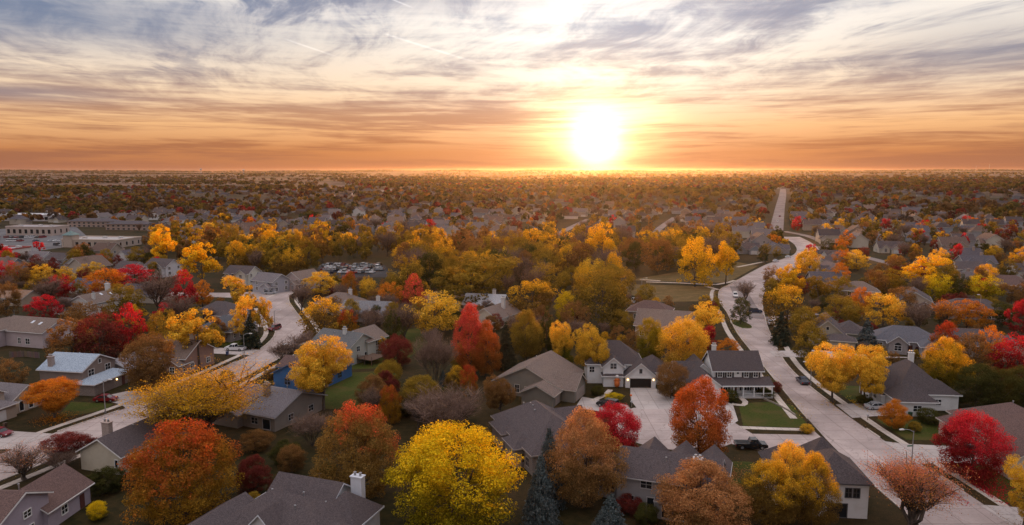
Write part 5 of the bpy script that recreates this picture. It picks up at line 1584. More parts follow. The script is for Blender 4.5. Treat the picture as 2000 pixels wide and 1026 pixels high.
def car_proto(kind):
    L, Wd = {'sedan': (4.7, 1.82), 'suv': (4.7, 1.9), 'pickup': (5.7, 2.0), 'van': (5.1, 2.0)}[kind]
    h = {'sedan': 0.92, 'suv': 1.05, 'pickup': 1.10, 'van': 1.15}[kind]
    top = {'sedan': 1.45, 'suv': 1.75, 'pickup': 1.85, 'van': 2.0}[kind]
    a = L / 2
    out = {}
    side = [(-a, 0.45), (-a + 0.1, 0.28), (-a + 0.55, 0.26), (a - 0.5, 0.26), (a, 0.40), (a - 0.02, h - 0.28), (a - 0.25, h - 0.12), (a * 0.42, h), (-a + 0.15, h), (-a, h - 0.12)]
    b = MB()
    if kind == 'pickup':
        side = [(-a, 0.5), (-a + 0.1, 0.36), (a - 0.5, 0.36), (a, 0.5), (a - 0.02, h - 0.22), (a - 0.2, h - 0.04), (a * 0.36, h + 0.04), (-a + 0.02, h + 0.04), (-a, h - 0.1)]
    b.prism(side, -Wd / 2, Wd / 2, lambda u, v, t: (u, t, v))
    out['body'] = b
    x0, x1, x2, x3 = {'sedan': (-0.36, -0.20, 0.10, 0.26), 'suv': (-0.49, -0.44, 0.08, 0.26), 'pickup': (-0.06, -0.02, 0.17, 0.29), 'van': (-0.49, -0.45, 0.16, 0.36)}[kind]
    gl = MB(); y0, y1 = Wd / 2 - 0.06, Wd / 2 - 0.26
    v = [(x0 * L, -y0, h - 0.01), (x3 * L, -y0, h - 0.01), (x3 * L, y0, h - 0.01), (x0 * L, y0, h - 0.01), (x1 * L, -y1, top - 0.08), (x2 * L, -y1, top - 0.08), (x2 * L, y1, top - 0.08), (x1 * L, y1, top - 0.08)]
    gl.v = v; gl.f = [(0, 1, 5, 4), (1, 2, 6, 5), (2, 3, 7, 6), (3, 0, 4, 7)]
    out['windows'] = gl
    out['roof'] = MB().box(((x1 + x2) / 2 * L, 0, top - 0.04), ((x2 - x1) * L + 0.12, 2 * y1 + 0.10, 0.09))
    for s in (-1, 1):
        out['roof'].tube((x3 * L, s * y0, h), (x2 * L, s * y1, top - 0.06), 0.045, 0.045, 5).tube((x0 * L, s * y0, h), (x1 * L, s * y1, top - 0.06), 0.05, 0.05, 5)
        xm = (x1 + x2) / 2 * L
        out['roof'].tube((xm, s * (y0 + 0.01), h), (xm, s * (y1 + 0.01), top - 0.06), 0.045, 0.045, 5)
    meshes = {'body': out['body'].mesh('body', GLOSS), 'windows': out['windows'].mesh('windows', GLASS), 'roof': out['roof'].mesh('roof', GLOSS)}
    if kind == 'pickup':
        meshes['bed'] = MB().box((-a * 0.56, 0, h - 0.02), (a * 0.78, Wd - 0.3, 0.14)).mesh('bed', RUBBER)
    wr = {'sedan': 0.32, 'suv': 0.36, 'pickup': 0.40, 'van': 0.35}[kind]
    meshes['wheel'] = MB().tube((0, -0.12, 0), (0, 0.12, 0), wr, wr, 14).mesh('wheel', RUBBER)
    meshes['rim'] = MB().tube((0, -0.13, 0), (0, 0.13, 0), wr * 0.6, wr * 0.6, 10).mesh('rim', METAL)
    meshes['headlight'] = MB().box((0, 0, 0), (0.10, 0.34, 0.16)).mesh('headlight', HEADL)
    meshes['taillight'] = MB().box((0, 0, 0), (0.08, 0.20, 0.30)).mesh('taillight', TAILL)
    return meshes, L, Wd, h, wr


def car(kind, label, x, y, rot, colr, group=None, parts=True, name=None):
    if kind not in CARS:
        CARS[kind] = car_proto(kind)
    ms, L, Wd, h, wr = CARS[kind]
    nm = {'sedan': 'car', 'suv': 'sport_utility_car', 'pickup': 'pickup_truck', 'van': 'van'}[kind]
    root = empty(name or nm, label, {'pickup': 'pickup truck', 'van': 'van'}.get(kind, 'car'), (x, y, terrain(x, y) + 0.075), R(rot), group)
    link('body', ms['body'], root, colr); link('windows', ms['windows'], root); link('roof', ms['roof'], root, colr)
    if not parts:
        return root
    if 'bed' in ms:
        link('bed', ms['bed'], root)
    for sx in (-0.30, 0.31):
        for sy in (-1, 1):
            wl = link('wheel', ms['wheel'], root, None, (sx * L, sy * (Wd / 2 - 0.11), wr))
            link('rim', ms['rim'], wl)
    for sy in (-1, 1):
        link('headlight', ms['headlight'], root, None, (L / 2 - 0.06, sy * (Wd / 2 - 0.24), h - 0.34))
        link('taillight', ms['taillight'], root, None, (-L / 2 + 0.02, sy * (Wd / 2 - 0.14), h - 0.34))
    return root


BLACKC, WHITEC, REDC, SILVER, TANC, NAVY = (0.012, 0.012, 0.014), (0.72, 0.72, 0.73), (0.20, 0.012, 0.018), (0.42, 0.43, 0.45), (0.45, 0.36, 0.26), (0.03, 0.04, 0.07)
for kind, lab, (px, py), rot, c in [
    ('pickup', 'black pickup truck standing across the round court entrance', (1466, 876), -4, BLACKC),
    ('pickup', 'white pickup truck parked on the driveway beside the dark fir', (460, 685), 172, WHITEC),
    ('suv', 'dark red car with white roof driving round the left street bend', (536, 645), -112, (0.16, 0.015, 0.02)),
    ('sedan', 'dark red car parked in front of the blue-roofed house', (207, 784), 2, REDC),
    ('sedan', 'red car half cut off by the left edge on a driveway', (0, 851), -15, REDC),
    ('suv', 'tan car half hidden behind the leafless bushes at the bend', (566, 690), 60, TANC),
    ('suv', 'silver car parked beyond the left street bend', (528, 575), 10, SILVER),
    ('van', 'white van behind the golden street trees', (484, 588), 15, WHITEC),
    ('suv', 'white car driving down the right street behind the island tree', (1436, 580), -105, WHITEC),
    ('suv', 'dark car turning at the right street crossing', (1475, 611), -12, NAVY),
    ('sedan', 'white car, nearer of two, parked along the upper right street', (1515, 512), 48, WHITEC),
    ('sedan', 'white car, farther of two, parked along the upper right street', (1539, 504), 48, WHITEC),
    ('suv', 'maroon car on the driveway of the arched-window house', (1805, 694), -70, (0.12, 0.02, 0.025)),
    ('sedan', 'white car on the long straight street, nearer one', (1519, 433), 66, WHITEC),
    ('sedan', 'dark red car on the long straight street, farther one', (1523, 424), 66, REDC),
    ('van', 'white van parked beside the brown many-gabled house', (1247, 592), 12, WHITEC),
    ('sedan', 'pale car parked below the white house twin gables', (1572, 528), 20, SILVER),
]:
    x, y = G(px, py)
    car(kind, lab, x, y, rot, c)

for kind, lab, x, y, rot, c in [
    ('sedan', 'silver car on the driveway of the steep hip-roofed house', 77.0, 146.2, 4, SILVER),
    ('suv', 'dark grey car on the driveway beside the vivid crimson maple', 80.5, 122.0, 184, (0.06, 0.06, 0.065)),
    ('sedan', 'navy car parked at the kerb below the golden street pair', 68.9, 165.0, 86, NAVY),
    ('sedan', 'white car parked at the left street kerb near the blue house', -63.9, 197.5, 84, WHITEC),
    ('suv', 'black car parked on the olive grey house driveway', 20.4, 147.6, 150, BLACKC),
    ('sedan', 'silver car parked at the right street kerb past the crossing', 84.6, 230.0, 72, SILVER),
]:
    car(kind, lab, x, y, rot, c)


def wheeled_bin(label, x, y, rot, colr):
    root = empty('wheeled_bin', label, 'bin', (x, y, 0.06), R(rot))
    b = MB(); b.v = []
    b.prism([(-0.24, 0.12), (0.24, 0.12), (0.31, 1.0), (-0.31, 1.0)], -0.28, 0.28, lambda u, v, t: (t, u, v)).build('body', PAINT, root, colr)
    MB().box((0, 0, 1.04), (0.62, 0.68, 0.07), taper=0.92).build('lid', PAINT, root, tuple(v * 0.7 for v in colr))
    for s in (-1, 1):
        MB().tube((s * 0.24, 0.26, 0.12), (s * 0.31, 0.26, 0.12), 0.12, 0.12, 10).build('wheel', RUBBER, root)


wheeled_bin('green wheeled bin beside the steep hip-roofed house driveway', 81.2, 141.0, 20, (0.03, 0.09, 0.05))
wheeled_bin('blue wheeled bin beside the white pickup driveway', -77.5, 190.4, 80, (0.03, 0.06, 0.16))
wheeled_bin('dark wheeled bin by the tudor house garage', 34.4, 160.4, 0, (0.03, 0.03, 0.035))
wheeled_bin('brown wheeled bin by the tan left house garage', -99.0, 134.8, 70, (0.10, 0.06, 0.04))

# car park full of cars beyond the wood
crng = random.Random(5)
lot = [G(618, 541), G(620, 519), (-88, 402), (-66, 402), G(760, 541)]
tag(sheet('car_park', [G(612, 542), G(624, 518), G(752, 518), G(766, 542)], 0.03, mk_concrete('asphalt', (0.05, 0.05, 0.054), (0.075, 0.073, 0.075), 9.0)), kind='structure')
pal = [WHITEC, SILVER, BLACKC, NAVY, SILVER, (0.16, 0.17, 0.19), WHITEC, REDC, (0.08, 0.08, 0.09)]
palname = ['white', 'silver', 'black', 'navy', 'silver', 'grey', 'white', 'dark red', 'charcoal']
ORD = ['first', 'second', 'third', 'fourth', 'fifth', 'sixth', 'seventh', 'eighth', 'ninth', 'tenth', 'eleventh', 'twelfth', 'thirteenth', 'fourteenth', 'fifteenth', 'sixteenth', 'seventeenth', 'eighteenth']
rows = [(520.5, 634, 742), (524.0, 632, 745), (528.5, 632, 750), (533.5, 636, 756)]
for ri, (py, xa, xb) in enumerate(rows):
    n_ = 0; px = xa
    while px < xb:
        x, y = G(px, py)
        if crng.random() < 0.84:
            n_ += 1
            o_ = ['front', 'second', 'third', 'rear'][3 - ri]
            cn = ['sedan', 'suv', 'sedan', 'van'][crng.randrange(4)]
            ci = crng.randrange(len(pal)); c = pal[ci]
            car(cn, '%s %s, %s from the left in the %s row of the full car park' % (palname[ci], 'van' if cn == 'van' else 'car', ORD[n_ - 1], o_), x, y, 84 + crng.uniform(-4, 4), c, 'parked cars in the %s row of the car park' % o_, parts=False)
        px += 7.6

# ------------------------------------------------------------------ street lamps and small things
def lamp(label, px, base, top, arm, rot=0.0, name='street_lamp'):
    x, y = G(px, base)
    H = Zat(top, y)
    root = empty(name, label, 'street lamp', (x, y, 0), R(rot))
    MB().tube((0, 0, 0), (0, 0, H), 0.11, 0.065, 8).tube((0, 0, 0), (0, 0, 0.5), 0.18, 0.16, 8).build('pole', METAL, root)
    m = MB(); p0 = (0, 0, H - 0.15); s = 1 if arm > 0 else -1
    for q in ((s * abs(arm) * 0.35, 0, H + 0.25), (s * abs(arm) * 0.8, 0, H + 0.40)):
        m.tube(p0, q, 0.055, 0.05, 6); p0 = q
    m.build('arm', METAL, root)
    hd = MB().box((s * abs(arm) + 0.05 * s, 0, H + 0.40), (0.85, 0.36, 0.16), taper=0.75).build('lamp_head', PAINT, root, (0.62, 0.60, 0.58))
    MB().box((s * abs(arm) + 0.05 * s, 0, H + 0.30), (0.5, 0.24, 0.05)).build('lens', HEADL, hd)
    return root


sign_l = lamp('grey street lamp with green street sign at the lower right corner', 1780, 908, 842, -2.2, 8)
MB().box((-0.55, 0, 3.4), (0.95, 0.03, 0.22)).build('street_sign', PAINT, sign_l, (0.02, 0.16, 0.08))
lamp('grey street lamp on the curb above the white house porch', 1583, 753, 709, -1.7, 10)
lamp('grey street lamp in front of the blue-roofed house', 206, 807, 744, 1.6, -10)
lamp('grey street lamp behind the parked white pickup', 478, 702, 654, 1.9, -6)
lamp('grey street lamp beside the dark red car at the bend', 537, 642, 607, 1.8, -10)
lamp('thin street lamp at the meadow edge', 1253, 578, 545, 1.8, 0)
lamp('thin street lamp on the curving street beside the meadow', 1421, 552, 530, 2.0, 0)
lamp('slim pole lamp behind the wide gold orange tree', 1911, 640, 578, -0.8, 0)
lamp('slim pole lamp right of the thin orange tree', 1684, 618, 570, -0.8, 0)
lamp('slim pole lamp beside the left edge brown tree', 28, 618, 588, 1.2, 0)


def yard_post(label, px, base, top, ball=None):
    x, y = G(px, base); H = Zat(top, y)
    root = empty('lamp_post', label, 'lamp post', (x, y, 0))
    MB().tube((0, 0, 0), (0, 0, H * 0.78), 0.07, 0.05, 7).tube((0, 0, 0), (0, 0, 0.25), 0.12, 0.10, 7).build('post', PAINT, root, (0.02, 0.02, 0.02))
    if ball:
        MB().ball((0, 0, H * 0.9), 0.26, 10, 7, (1, 1, 0.85)).build('pumpkin', PAINT, root, ball, smooth=True)
    else:
        MB().box((0, 0, H * 0.86), (0.24, 0.24, 0.34), taper=1.25).build('lantern', GLASS, root)
        MB().box((0, 0, H * 0.98), (0.34, 0.34, 0.08), taper=0.4).build('cap', PAINT, root, (0.03, 0.03, 0.03))


yard_post('black yard post topped with an orange pumpkin on tudor house lawn', 1232, 793, 770, (0.62, 0.13, 0.02))
yard_post('black lantern post at the corner of the large mown lawn', 1577, 846, 821)
yard_post('white-topped yard lamp on the grey brick house lawn', 1685, 676, 650)
yard_post('dark lantern post beside the vivid crimson maple', 1847, 902, 876)


def inflatable(label, px, base, H, body, head, extra):
    x, y = G(px, base)
    root = empty('inflatable_figure', label, 'lawn figure', (x, y, 0), 0.2)
    MB().ball((0, 0, H * 0.30), H * 0.28, 12, 8, (0.8, 0.7, 1.08)).ball((0, 0, H * 0.60), H * 0.2, 12, 8, (0.8, 0.7, 0.95)).build('body', PAINT, root, body, smooth=True)
    MB().ball((0, 0, H * 0.86), H * 0.14, 12, 8).build('head', PAINT, root, head, smooth=True)
    for s in (-1, 1):
        MB().tube((s * H * 0.10, 0, H * 0.68), (s * H * 0.26, -0.1, H * 0.52), H * 0.055, H * 0.04, 7).build('arm', PAINT, root, extra, smooth=True)


inflatable('tall orange lawn figure with white head before the tudor house', 1205, 757, 3.0, (0.55, 0.14, 0.03), (0.66, 0.62, 0.60), (0.5, 0.12, 0.03))
inflatable('pale lilac ghost-like lawn figure beside the white house garage', 1310, 768, 2.4, (0.55, 0.50, 0.60), (0.60, 0.56, 0.66), (0.5, 0.46, 0.58))


def mailbox(label, x, y, rot):
    root = empty('mailbox', label, 'mailbox', (x, y, 0), R(rot))
    MB().box((0, 0, 0.5), (0.10, 0.10, 1.0)).build('post', PAINT, root, (0.30, 0.26, 0.22))
    b = MB().box((0, 0, 1.12), (0.22, 0.52, 0.20)).tube((0, -0.26, 1.22), (0, 0.26, 1.22), 0.11, 0.11, 10).build('box', PAINT, root, (0.5, 0.5, 0.52))
    MB().box((0.13, 0.1, 1.25), (0.02, 0.14, 0.10)).build('flag', PAINT, b, (0.4, 0.02, 0.02))


mailbox('mailbox at the curb below the white pickup driveway', -72.6, 189.0, -15)
mailbox('mailbox at the curb of the tudor house lawn', 25.5, 147.6, 40)
mailbox('mailbox on the verge by the small orange tree', 71.6, 139.2, 0)

# white drum in the garden
x, y = G(625, 936)
dr = empty('rain_barrel', 'small white barrel standing on the lower back lawn', 'barrel', (x, y, 0))
MB().tube((0, 0, 0), (0, 0, 0.45), 0.30, 0.34, 12).tube((0, 0, 0.45), (0, 0, 0.95), 0.34, 0.29, 12).build('body', PAINT, dr, (0.6, 0.58, 0.58))
MB().tube((0, 0, 0.95), (0, 0, 1.02), 0.31, 0.31, 12).build('lid', PAINT, dr, (0.66, 0.65, 0.64))

# stone edging along the white house lawn: each block its own piece
ed = empty('garden_wall', 'low curved stone edging on the mown lawn beside the white house', 'garden wall', (0, 0, 0))
pts = spline([G(1494, 781), G(1515, 790), G(1538, 802), G(1554, 813)], 0.62)
smesh = MB().box((0, 0, 0.16), (0.58, 0.36, 0.34), taper=0.92).mesh('stone', mk_concrete('garden_stone', (0.26, 0.22, 0.18), (0.36, 0.30, 0.25), 9.0))
for i, (a, b) in enumerate(zip(pts, pts[1:])):
    link('stone', smesh, ed, None, (a[0], a[1], crng.uniform(-0.05, 0.02)), math.atan2(b[1] - a[1], b[0] - a[0]) + crng.uniform(-.1, .1))


def fence(label, line, h, colr, gap=0.34):
    root = empty('fence', label, 'fence', (line[0][0], line[0][1], 0))
    bmesh_ = cached(('fb', h), lambda: MB().box((0, 0, h / 2), (0.30, 0.03, h)).mesh('board', PAINT))
    pmesh = cached(('fp', h), lambda: MB().box((0, 0.07, h / 2 + 0.05), (0.11, 0.11, h + 0.1)).mesh('post', PAINT))
    k = 0
    for a, b in zip(line, line[1:]):
        L = math.hypot(b[0] - a[0], b[1] - a[1]); an = math.atan2(b[1] - a[1], b[0] - a[0])
        n_ = int(L / gap)
        for i in range(n_):
            t = (i + 0.5) / n_
            q = (a[0] + (b[0] - a[0]) * t - line[0][0], a[1] + (b[1] - a[1]) * t - line[0][1], crng.uniform(-0.03, 0.02))
            c = tuple(v * crng.uniform(0.8, 1.2) for v in colr)
            link('board', bmesh_, root, c, q, an)
            if k % 7 == 0:
                link('post', pmesh, root, colr, q, an)
            k += 1


fence('weathered brown board fence below the pinkish left house', [G(18, 699), G(48, 697), G(78, 700)], 1.6, (0.16, 0.11, 0.095))
fence('dark board fence beside the open golden tree yard', [G(660, 745), G(640, 742)], 1.5, (0.12, 0.085, 0.07))
fence('short brown fence behind the grey brown hip-roofed house', [G(955, 850), G(975, 846)], 1.5, (0.16, 0.12, 0.09))

# leaves shed under the crimson maple and others: thin curled leaves lying on the grass
def fallen(label, px, py, rad, n_, kind, seed):
    rng = np.random.default_rng(seed)
    x, y = G(px, py)
    t = rng.uniform(0, 6.283, n_); r = rad * np.abs(rng.normal(0, 0.5, n_))
    P = np.stack([x + r * np.cos(t), y + r * np.sin(t), np.full(n_, 0.07) + rng.uniform(0, 0.03, n_)], 1)
    keep = (r < rad) & (np.abs(P[:, 0] - 71.5) > 2.2)
    P = P[keep]
    V = quads(rng, P, np.array([0, 0, 1.0]) + rng.normal(0, 0.35, (len(P), 3)), 0.11)
    me = np_mesh('fallen_leaves', V, np.arange(len(V)).reshape(-1, 4), LEAF[kind], {'tint': np.repeat(rng.uniform(0, 1, len(P)), 4), 'hgt': np.full(len(V), 0.8)})
    return tag(link('fallen_leaves', me, None, (0.75, 0.75, 0.75)), label, 'leaves', kind='stuff')


fallen('crimson fallen leaves scattered over the corner lawn', 1880, 945, 9.0, 9500, 'crimson', 3)
fallen('golden fallen leaves below the golden pair of trees', 1660, 790, 7, 1600, 'gold', 4)
fallen('orange fallen leaves on the left front lawn', 108, 818, 5, 1300, 'orange', 6)
fallen('rust fallen leaves on the front court lawn', 1430, 925, 7, 1300, 'rust', 8)

# leaves drifted along the kerbs
def drift(label, line, n_, kinds, seed, y0, y1):
    rng = np.random.default_rng(seed)
    L = np.array(between(line, y0, y1)); k = rng.integers(0, len(L) - 1, n_); t = rng.uniform(0, 1, (n_, 1))
    base = L[k] * (1 - t) + L[k + 1] * t
    dens = 0.5 + 0.5 * np.sin(base[:, 1] * 0.35) * np.sin(base[:, 1] * 0.083 + 1.1)
    off = rng.normal(0, 0.55, (n_, 1)) + rng.choice([0.0, 0.0, 1.2, -1.0], (n_, 1))
    P = np.concatenate([base + off * np.array([[1.0, 0.0]]), np.full((n_, 1), 0.09) + rng.uniform(0, 0.09, (n_, 1))], 1)[dens > rng.uniform(0, 1, n_)]
    V = quads(rng, P, np.array([0, 0, 1.0]) + rng.normal(0, 0.4, (len(P), 3)), 0.085)
    me = np_mesh('fallen_leaves', V, np.arange(len(V)).reshape(-1, 4), LEAF[kinds], {'tint': np.repeat(rng.uniform(0, 1, len(P)), 4), 'hgt': np.repeat(rng.uniform(0, 1, len(P)), 4)})
    tag(link('fallen_leaves', me, None, (0.8, 0.8, 0.8)), label, 'leaves', kind='stuff')


drift('rust leaves drifted along the right street east kerb', BR_, 5200, 'rust', 21, 60, 330)
drift('gold leaves drifted along the right street west kerb', BL, 4200, 'gold', 22, 134, 330)
drift('brown leaves drifted along the left street west kerb', AL, 4200, 'rust', 23, 90, 270)
drift('gold leaves drifted along the left street east kerb', AR, 4200, 'gold', 24, 100, 280)

# ------------------------------------------------------------------ shops, lot and large far buildings
ASPH = mk_concrete('lot_asphalt', (0.14, 0.14, 0.15), (0.19, 0.185, 0.19), 11.0)
sheet('car_park', [G(-40, 486), G(-40, 452), G(60, 442), G(145, 440), G(170, 462), G(150, 480), G(60, 492)], 0.035, ASPH)
strip('road', spline([G(-30, 508), G(40, 497), G(110, 500), G(180, 505), G(262, 498), G(330, 484)], 10), -4, 4, -0.1, 0.04, ASPH)


def flat_block(label, px, base, w_, d_, h, rot, wallc, roofc, cols=8, band=None, name='shop_building', cat='building', pitched=False, tower=None, units=3, storeys=1):
    x, y = G(px, base)
    z = terrain(x, y)
    root = empty(name, label, cat, (x, y + d_ / 2, z - 0.2), R(rot))
    SPOTS.append((x, y + d_ / 2, max(w_, d_) * 0.55))
    MB().box((0, 0, h / 2), (w_, d_, h)).build('wall', SIDING, root, wallc)
    if pitched:
        _, mr, mf = wing_meshes(W(0, 0, w_, d_, h, 'hip', 'x', 18, ov=0.7))
        link('roof', mr, root, roofc)
    else:
        m = MB().box((0, 0, h + 0.05), (w_ - 0.8, d_ - 0.8, 0.1))
        ro = m.build('roof', PAINT, root, roofc)
        MB().box((0, -d_ / 2, h + 0.3), (w_ + 0.3, 0.5, 0.7)).box((0, d_ / 2, h + 0.3), (w_ + 0.3, 0.5, 0.7)).box((-w_ / 2, 0, h + 0.3), (0.5, d_ - 0.6, 0.7)).box((w_ / 2, 0, h + 0.3), (0.5, d_ - 0.6, 0.7)).build('parapet', PAINT, root, band or wallc)
        for i in range(units):
            MB().box((-w_ * 0.3 + w_ * 0.6 * i / max(1, units - 1), crng.uniform(-d_ * .2, d_ * .2), h + 0.75), (2.4, 1.8, 1.3)).build('air_unit', PAINT, ro, (0.5, 0.5, 0.5))
    for st in range(storeys):
        zc_ = (st + 0.5) * h / storeys
        fm, pm = window_meshes(round(w_ / cols * 0.5, 2), round(h / storeys * 0.5, 2), 'plain')
        for i in range(cols):
            f = link('window', fm, root, (0.55, 0.5, 0.46), (-w_ / 2 + w_ * (i + 0.5) / cols, -d_ / 2 - 0.01, zc_), 0)
            link('pane', pm, f)
        fm, pm = window_meshes(1.6, round(h / storeys * 0.45, 2), 'plain')
        for i in range(max(2, int(d_ / 6))):
            f = link('window', fm, root, (0.55, 0.5, 0.46), (w_ / 2 + 0.01, -d_ / 2 + d_ * (i + 0.5) / max(2, int(d_ / 6)), zc_), math.pi / 2)
            link('pane', pm, f)
    if tower:
        tx, th, tc_ = tower
        MB().box((tx, -d_ / 2 + 2.6, th / 2), (6.4, 6.4, th)).build('tower', SIDING, root, wallc)
        _, mr, mf = wing_meshes(W(0, 0, 6.4, 6.4, th, 'hip', 'x', 35, ov=0.8))
        link('tower_roof', mr, root, tc_, (tx, -d_ / 2 + 2.6, 0))
    return root


flat_block('long tan flat-roofed shop building with green pyramid corner tower', 180, 484, 40, 24, 5.0, -8, (0.46, 0.37, 0.31), (0.40, 0.37, 0.36), 9, (0.54, 0.44, 0.36), tower=(-15, 8.0, (0.16, 0.24, 0.24)))
flat_block('low tan shop building left of the long tan shop', 60, 460, 40, 18, 6.5, -8, (0.44, 0.35, 0.31), (0.36, 0.34, 0.36), 8, (0.5, 0.42, 0.38))
flat_block('white flat-roofed store at the far left edge', 40, 432, 66, 26, 6, -6, (0.58, 0.54, 0.54), (0.66, 0.66, 0.68), 9, (0.62, 0.60, 0.60))
flat_block('pale flat store behind the apartments, far left', 128, 424, 46, 20, 6, -6, (0.50, 0.46, 0.46), (0.56, 0.56, 0.58), 7)
flat_block('long dark-roofed brick apartment building, left wing', 176, 444, 42, 14, 5.2, -8, (0.36, 0.26, 0.22), (0.10, 0.09, 0.10), 9, name='apartment_building', pitched=True, storeys=2)
flat_block('long dark-roofed brick apartment building, right wing', 248, 450, 36, 14, 5.2, -4, (0.36, 0.26, 0.22), (0.10, 0.09, 0.10), 8, name='apartment_building', pitched=True, storeys=2)
flat_block('white and tan shop corner cut off at the left edge', 4, 512, 14, 14, 7, -8, (0.62, 0.56, 0.52), (0.30, 0.28, 0.30), 3, (0.34, 0.08, 0.07), units=2)
flat_block('long white warehouse below the right horizon', 1880, 354, 190, 60, 9, -4, (0.62, 0.62, 0.64), (0.70, 0.70, 0.72), 10, name='warehouse', units=2)
flat_block('second pale warehouse left of the long white warehouse', 1790, 353, 130, 40, 6, -3, (0.52, 0.48, 0.48), (0.60, 0.58, 0.58), 8, name='warehouse', units=2)
n_ = 0
for ri, (py, xa, xb) in enumerate([(457, 2, 60), (465, -6, 96), (472, 20, 118), (480, 112, 150)]):
    px = xa; n_ = 0
    while px < xb:
        x, y = G(px, py)
        if crng.random() < 0.6:
            n_ += 1; ci = crng.randrange(len(pal)); rw = ['rear', 'third', 'second', 'front'][ri]
            car(['sedan', 'suv', 'van'][crng.randrange(3)], '%s vehicle, %s from the left in the %s row of the shop car park' % (palname[ci], ORD[n_ - 1], rw), x, y, 80 + crng.uniform(-6, 6), pal[ci], 'parked cars in the %s row of the shop car park' % rw, parts=False)
        px += 10

# water towers and masts on the skyline
for lab, px, top in (('pale water tower on the left skyline, taller of two', 393, 329), ('small water tower on the left skyline, right of two', 476, 331)):
    y = 5200.0; x = (px - 1000) / 1400 * (y * _C + 40 * _S); g = terrain(x, y); H = Zat(top, y) - g
    root = empty('water_tower', lab, 'water tower', (x, y, g))
    MB().tube((0, 0, 0), (0, 0, H * 0.72), 3.0, 2.2, 10).build('stem', PAINT, root, (0.40, 0.38, 0.40))
    MB().ball((0, 0, H * 0.84), 9, 14, 8, (1, 1, 0.62)).build('tank', PAINT, root, (0.42, 0.40, 0.42), smooth=True)
for lab, px, top in (('thin radio mast on the right skyline, left of two', 1905, 324), ('thin radio mast on the right skyline, right of two', 1931, 321)):
    y = 5600.0; x = (px - 1000) / 1400 * (y * _C + 40 * _S); g = terrain(x, y); H = Zat(top, y) - g
    root = empty('radio_mast', lab, 'mast', (x, y, g))
    MB().tube((0, 0, 0), (0, 0, H), 1.1, 0.5, 5).build('mast', METAL, root)
    for k in (0.4, 0.7, 0.95):
        MB().tube((-2.5, 0, H * k), (2.5, 0, H * k), 0.3, 0.3, 4).build('crossbar', METAL, root)
# pale highway far off, streets of the far suburb
strip('road', spline([G(640, 385), G(712, 377), G(790, 370), G(866, 365)], 60), -9, 9, -1, 0.5, ROAD)
strip('road', spline([G(905, 372), G(960, 362), G(1010, 358), G(1060, 356)], 60), -9, 9, -1, 0.5, ROAD)
for px in ([(1262, 470), (1290, 445), (1318, 425)], [(1080, 462), (1120, 442), (1150, 428)], [(1600, 500), (1612, 478), (1580, 462), (1530, 452)], [(1600, 482), (1700, 505), (1790, 530)], [(1440, 560), (1480, 620), (1560, 618), (1640, 622)], [(1575, 612), (1700, 648), (1830, 662)]):
    strip('road', spline([G(*q) for q in px], 12), -3.2, 3.2, -0.1, 0.045, OLDROAD)
# planted island in the right street
x, y = G(1447, 634)
isl = spline([(x - 1.6, y - 6), (x - 2.6, y), (x - 1.0, y + 7), (x + 1.6, y + 6), (x + 2.8, y - 1), (x + 1.4, y - 6), (x - 1.6, y - 6)], 1.0)
o = sheet('traffic_island', isl[:-1], 0.13, LAWN)
strip('kerb', isl, -0.2, 0.05, -0.02, 0.15, WALK)
# ------------------------------------------------------------------ everything further off
arng = random.Random(4242)
LAND = [(397, 520, 'the tall yellow cottonwood'), (86, 540, 'the low golden pair'), (363, 565, 'the bright red maple'), (206, 555, 'the broad orange tree'), (180, 465, 'the long tan shop'),
        (60, 450, 'the shop car park'), (210, 435, 'the brick apartments'), (40, 422, 'the white store'), (690, 530, 'the full car park'), (810, 565, 'the pink red maple'), (920, 545, 'the broad olive gold tree'),
        (1176, 470, 'the tall yellow wood tree'), (1357, 500, 'the bright meadow yellow tree'), (1417, 505, 'the smaller meadow yellow tree'), (1320, 570, 'the open meadow'), (1515, 420, 'the long straight street'), (1623, 500, 'the white twin-gabled house'),
        (1800, 525, 'the brightest right yellow tree'), (1920, 560, 'the yellow green dome tree'), (1549, 550, 'the yellow street tree'), (1447, 605, 'the island tree'), (570, 470, 'the golden pair above the wood'),
        (328, 470, 'the yellow upper left tree'), (790, 372, 'the pale highway'), (455, 470, 'the dark olive tree'), (1290, 445, 'the short driveway-lined street'), (1115, 445, 'the small central street'), (1700, 600, 'the thin orange tree'),
        (1890, 610, 'the wide gold orange tree'), (1762, 650, 'the arched-window house'), (636, 620, 'the gold-topped elm'), (850, 610, 'the golden round tree'), (935, 660, 'the central red maple'), (1050, 730, 'the olive grey house'),
        (1220, 715, 'the tudor house'), (1430, 725, 'the white porch house'), (388, 660, 'the big golden ash'), (640, 730, 'the golden cottonwood'), (1040, 580, 'the gold brown round tree'), (1170, 580, 'the big olive brown tree'),
        (700, 700, 'the house with a deck'), (545, 775, 'the long pale roof'), (362, 930, 'the large red orange maple'), (700, 870, 'the red-rimmed maple'), (888, 930, 'the huge yellow locust'), (1140, 890, 'the rust brown oak'), (1260, 930, 'the grey two-storey house'),
        (1655, 720, 'the golden street pair'), (1775, 760, 'the steep hip-roofed house'), (1895, 865, 'the vivid crimson maple'), (170, 735, 'the blue-roofed house'), (230, 870, 'the cream house'), (60, 660, 'the skylit left house'), (1990, 620, 'the right edge crimson maple'),
        (960, 430, 'the middle of the far suburb'), (750, 440, 'the big pale far house'), (1700, 440, 'the far right rooftops'), (1880, 450, 'the far right yellow trees'), (1420, 440, 'the far red maple pair'), (330, 400, 'the far left rooftops'), (530, 420, 'the far left suburb')]
SEEN = set(o.get('label') for o in bpy.data.objects if o.get('label'))


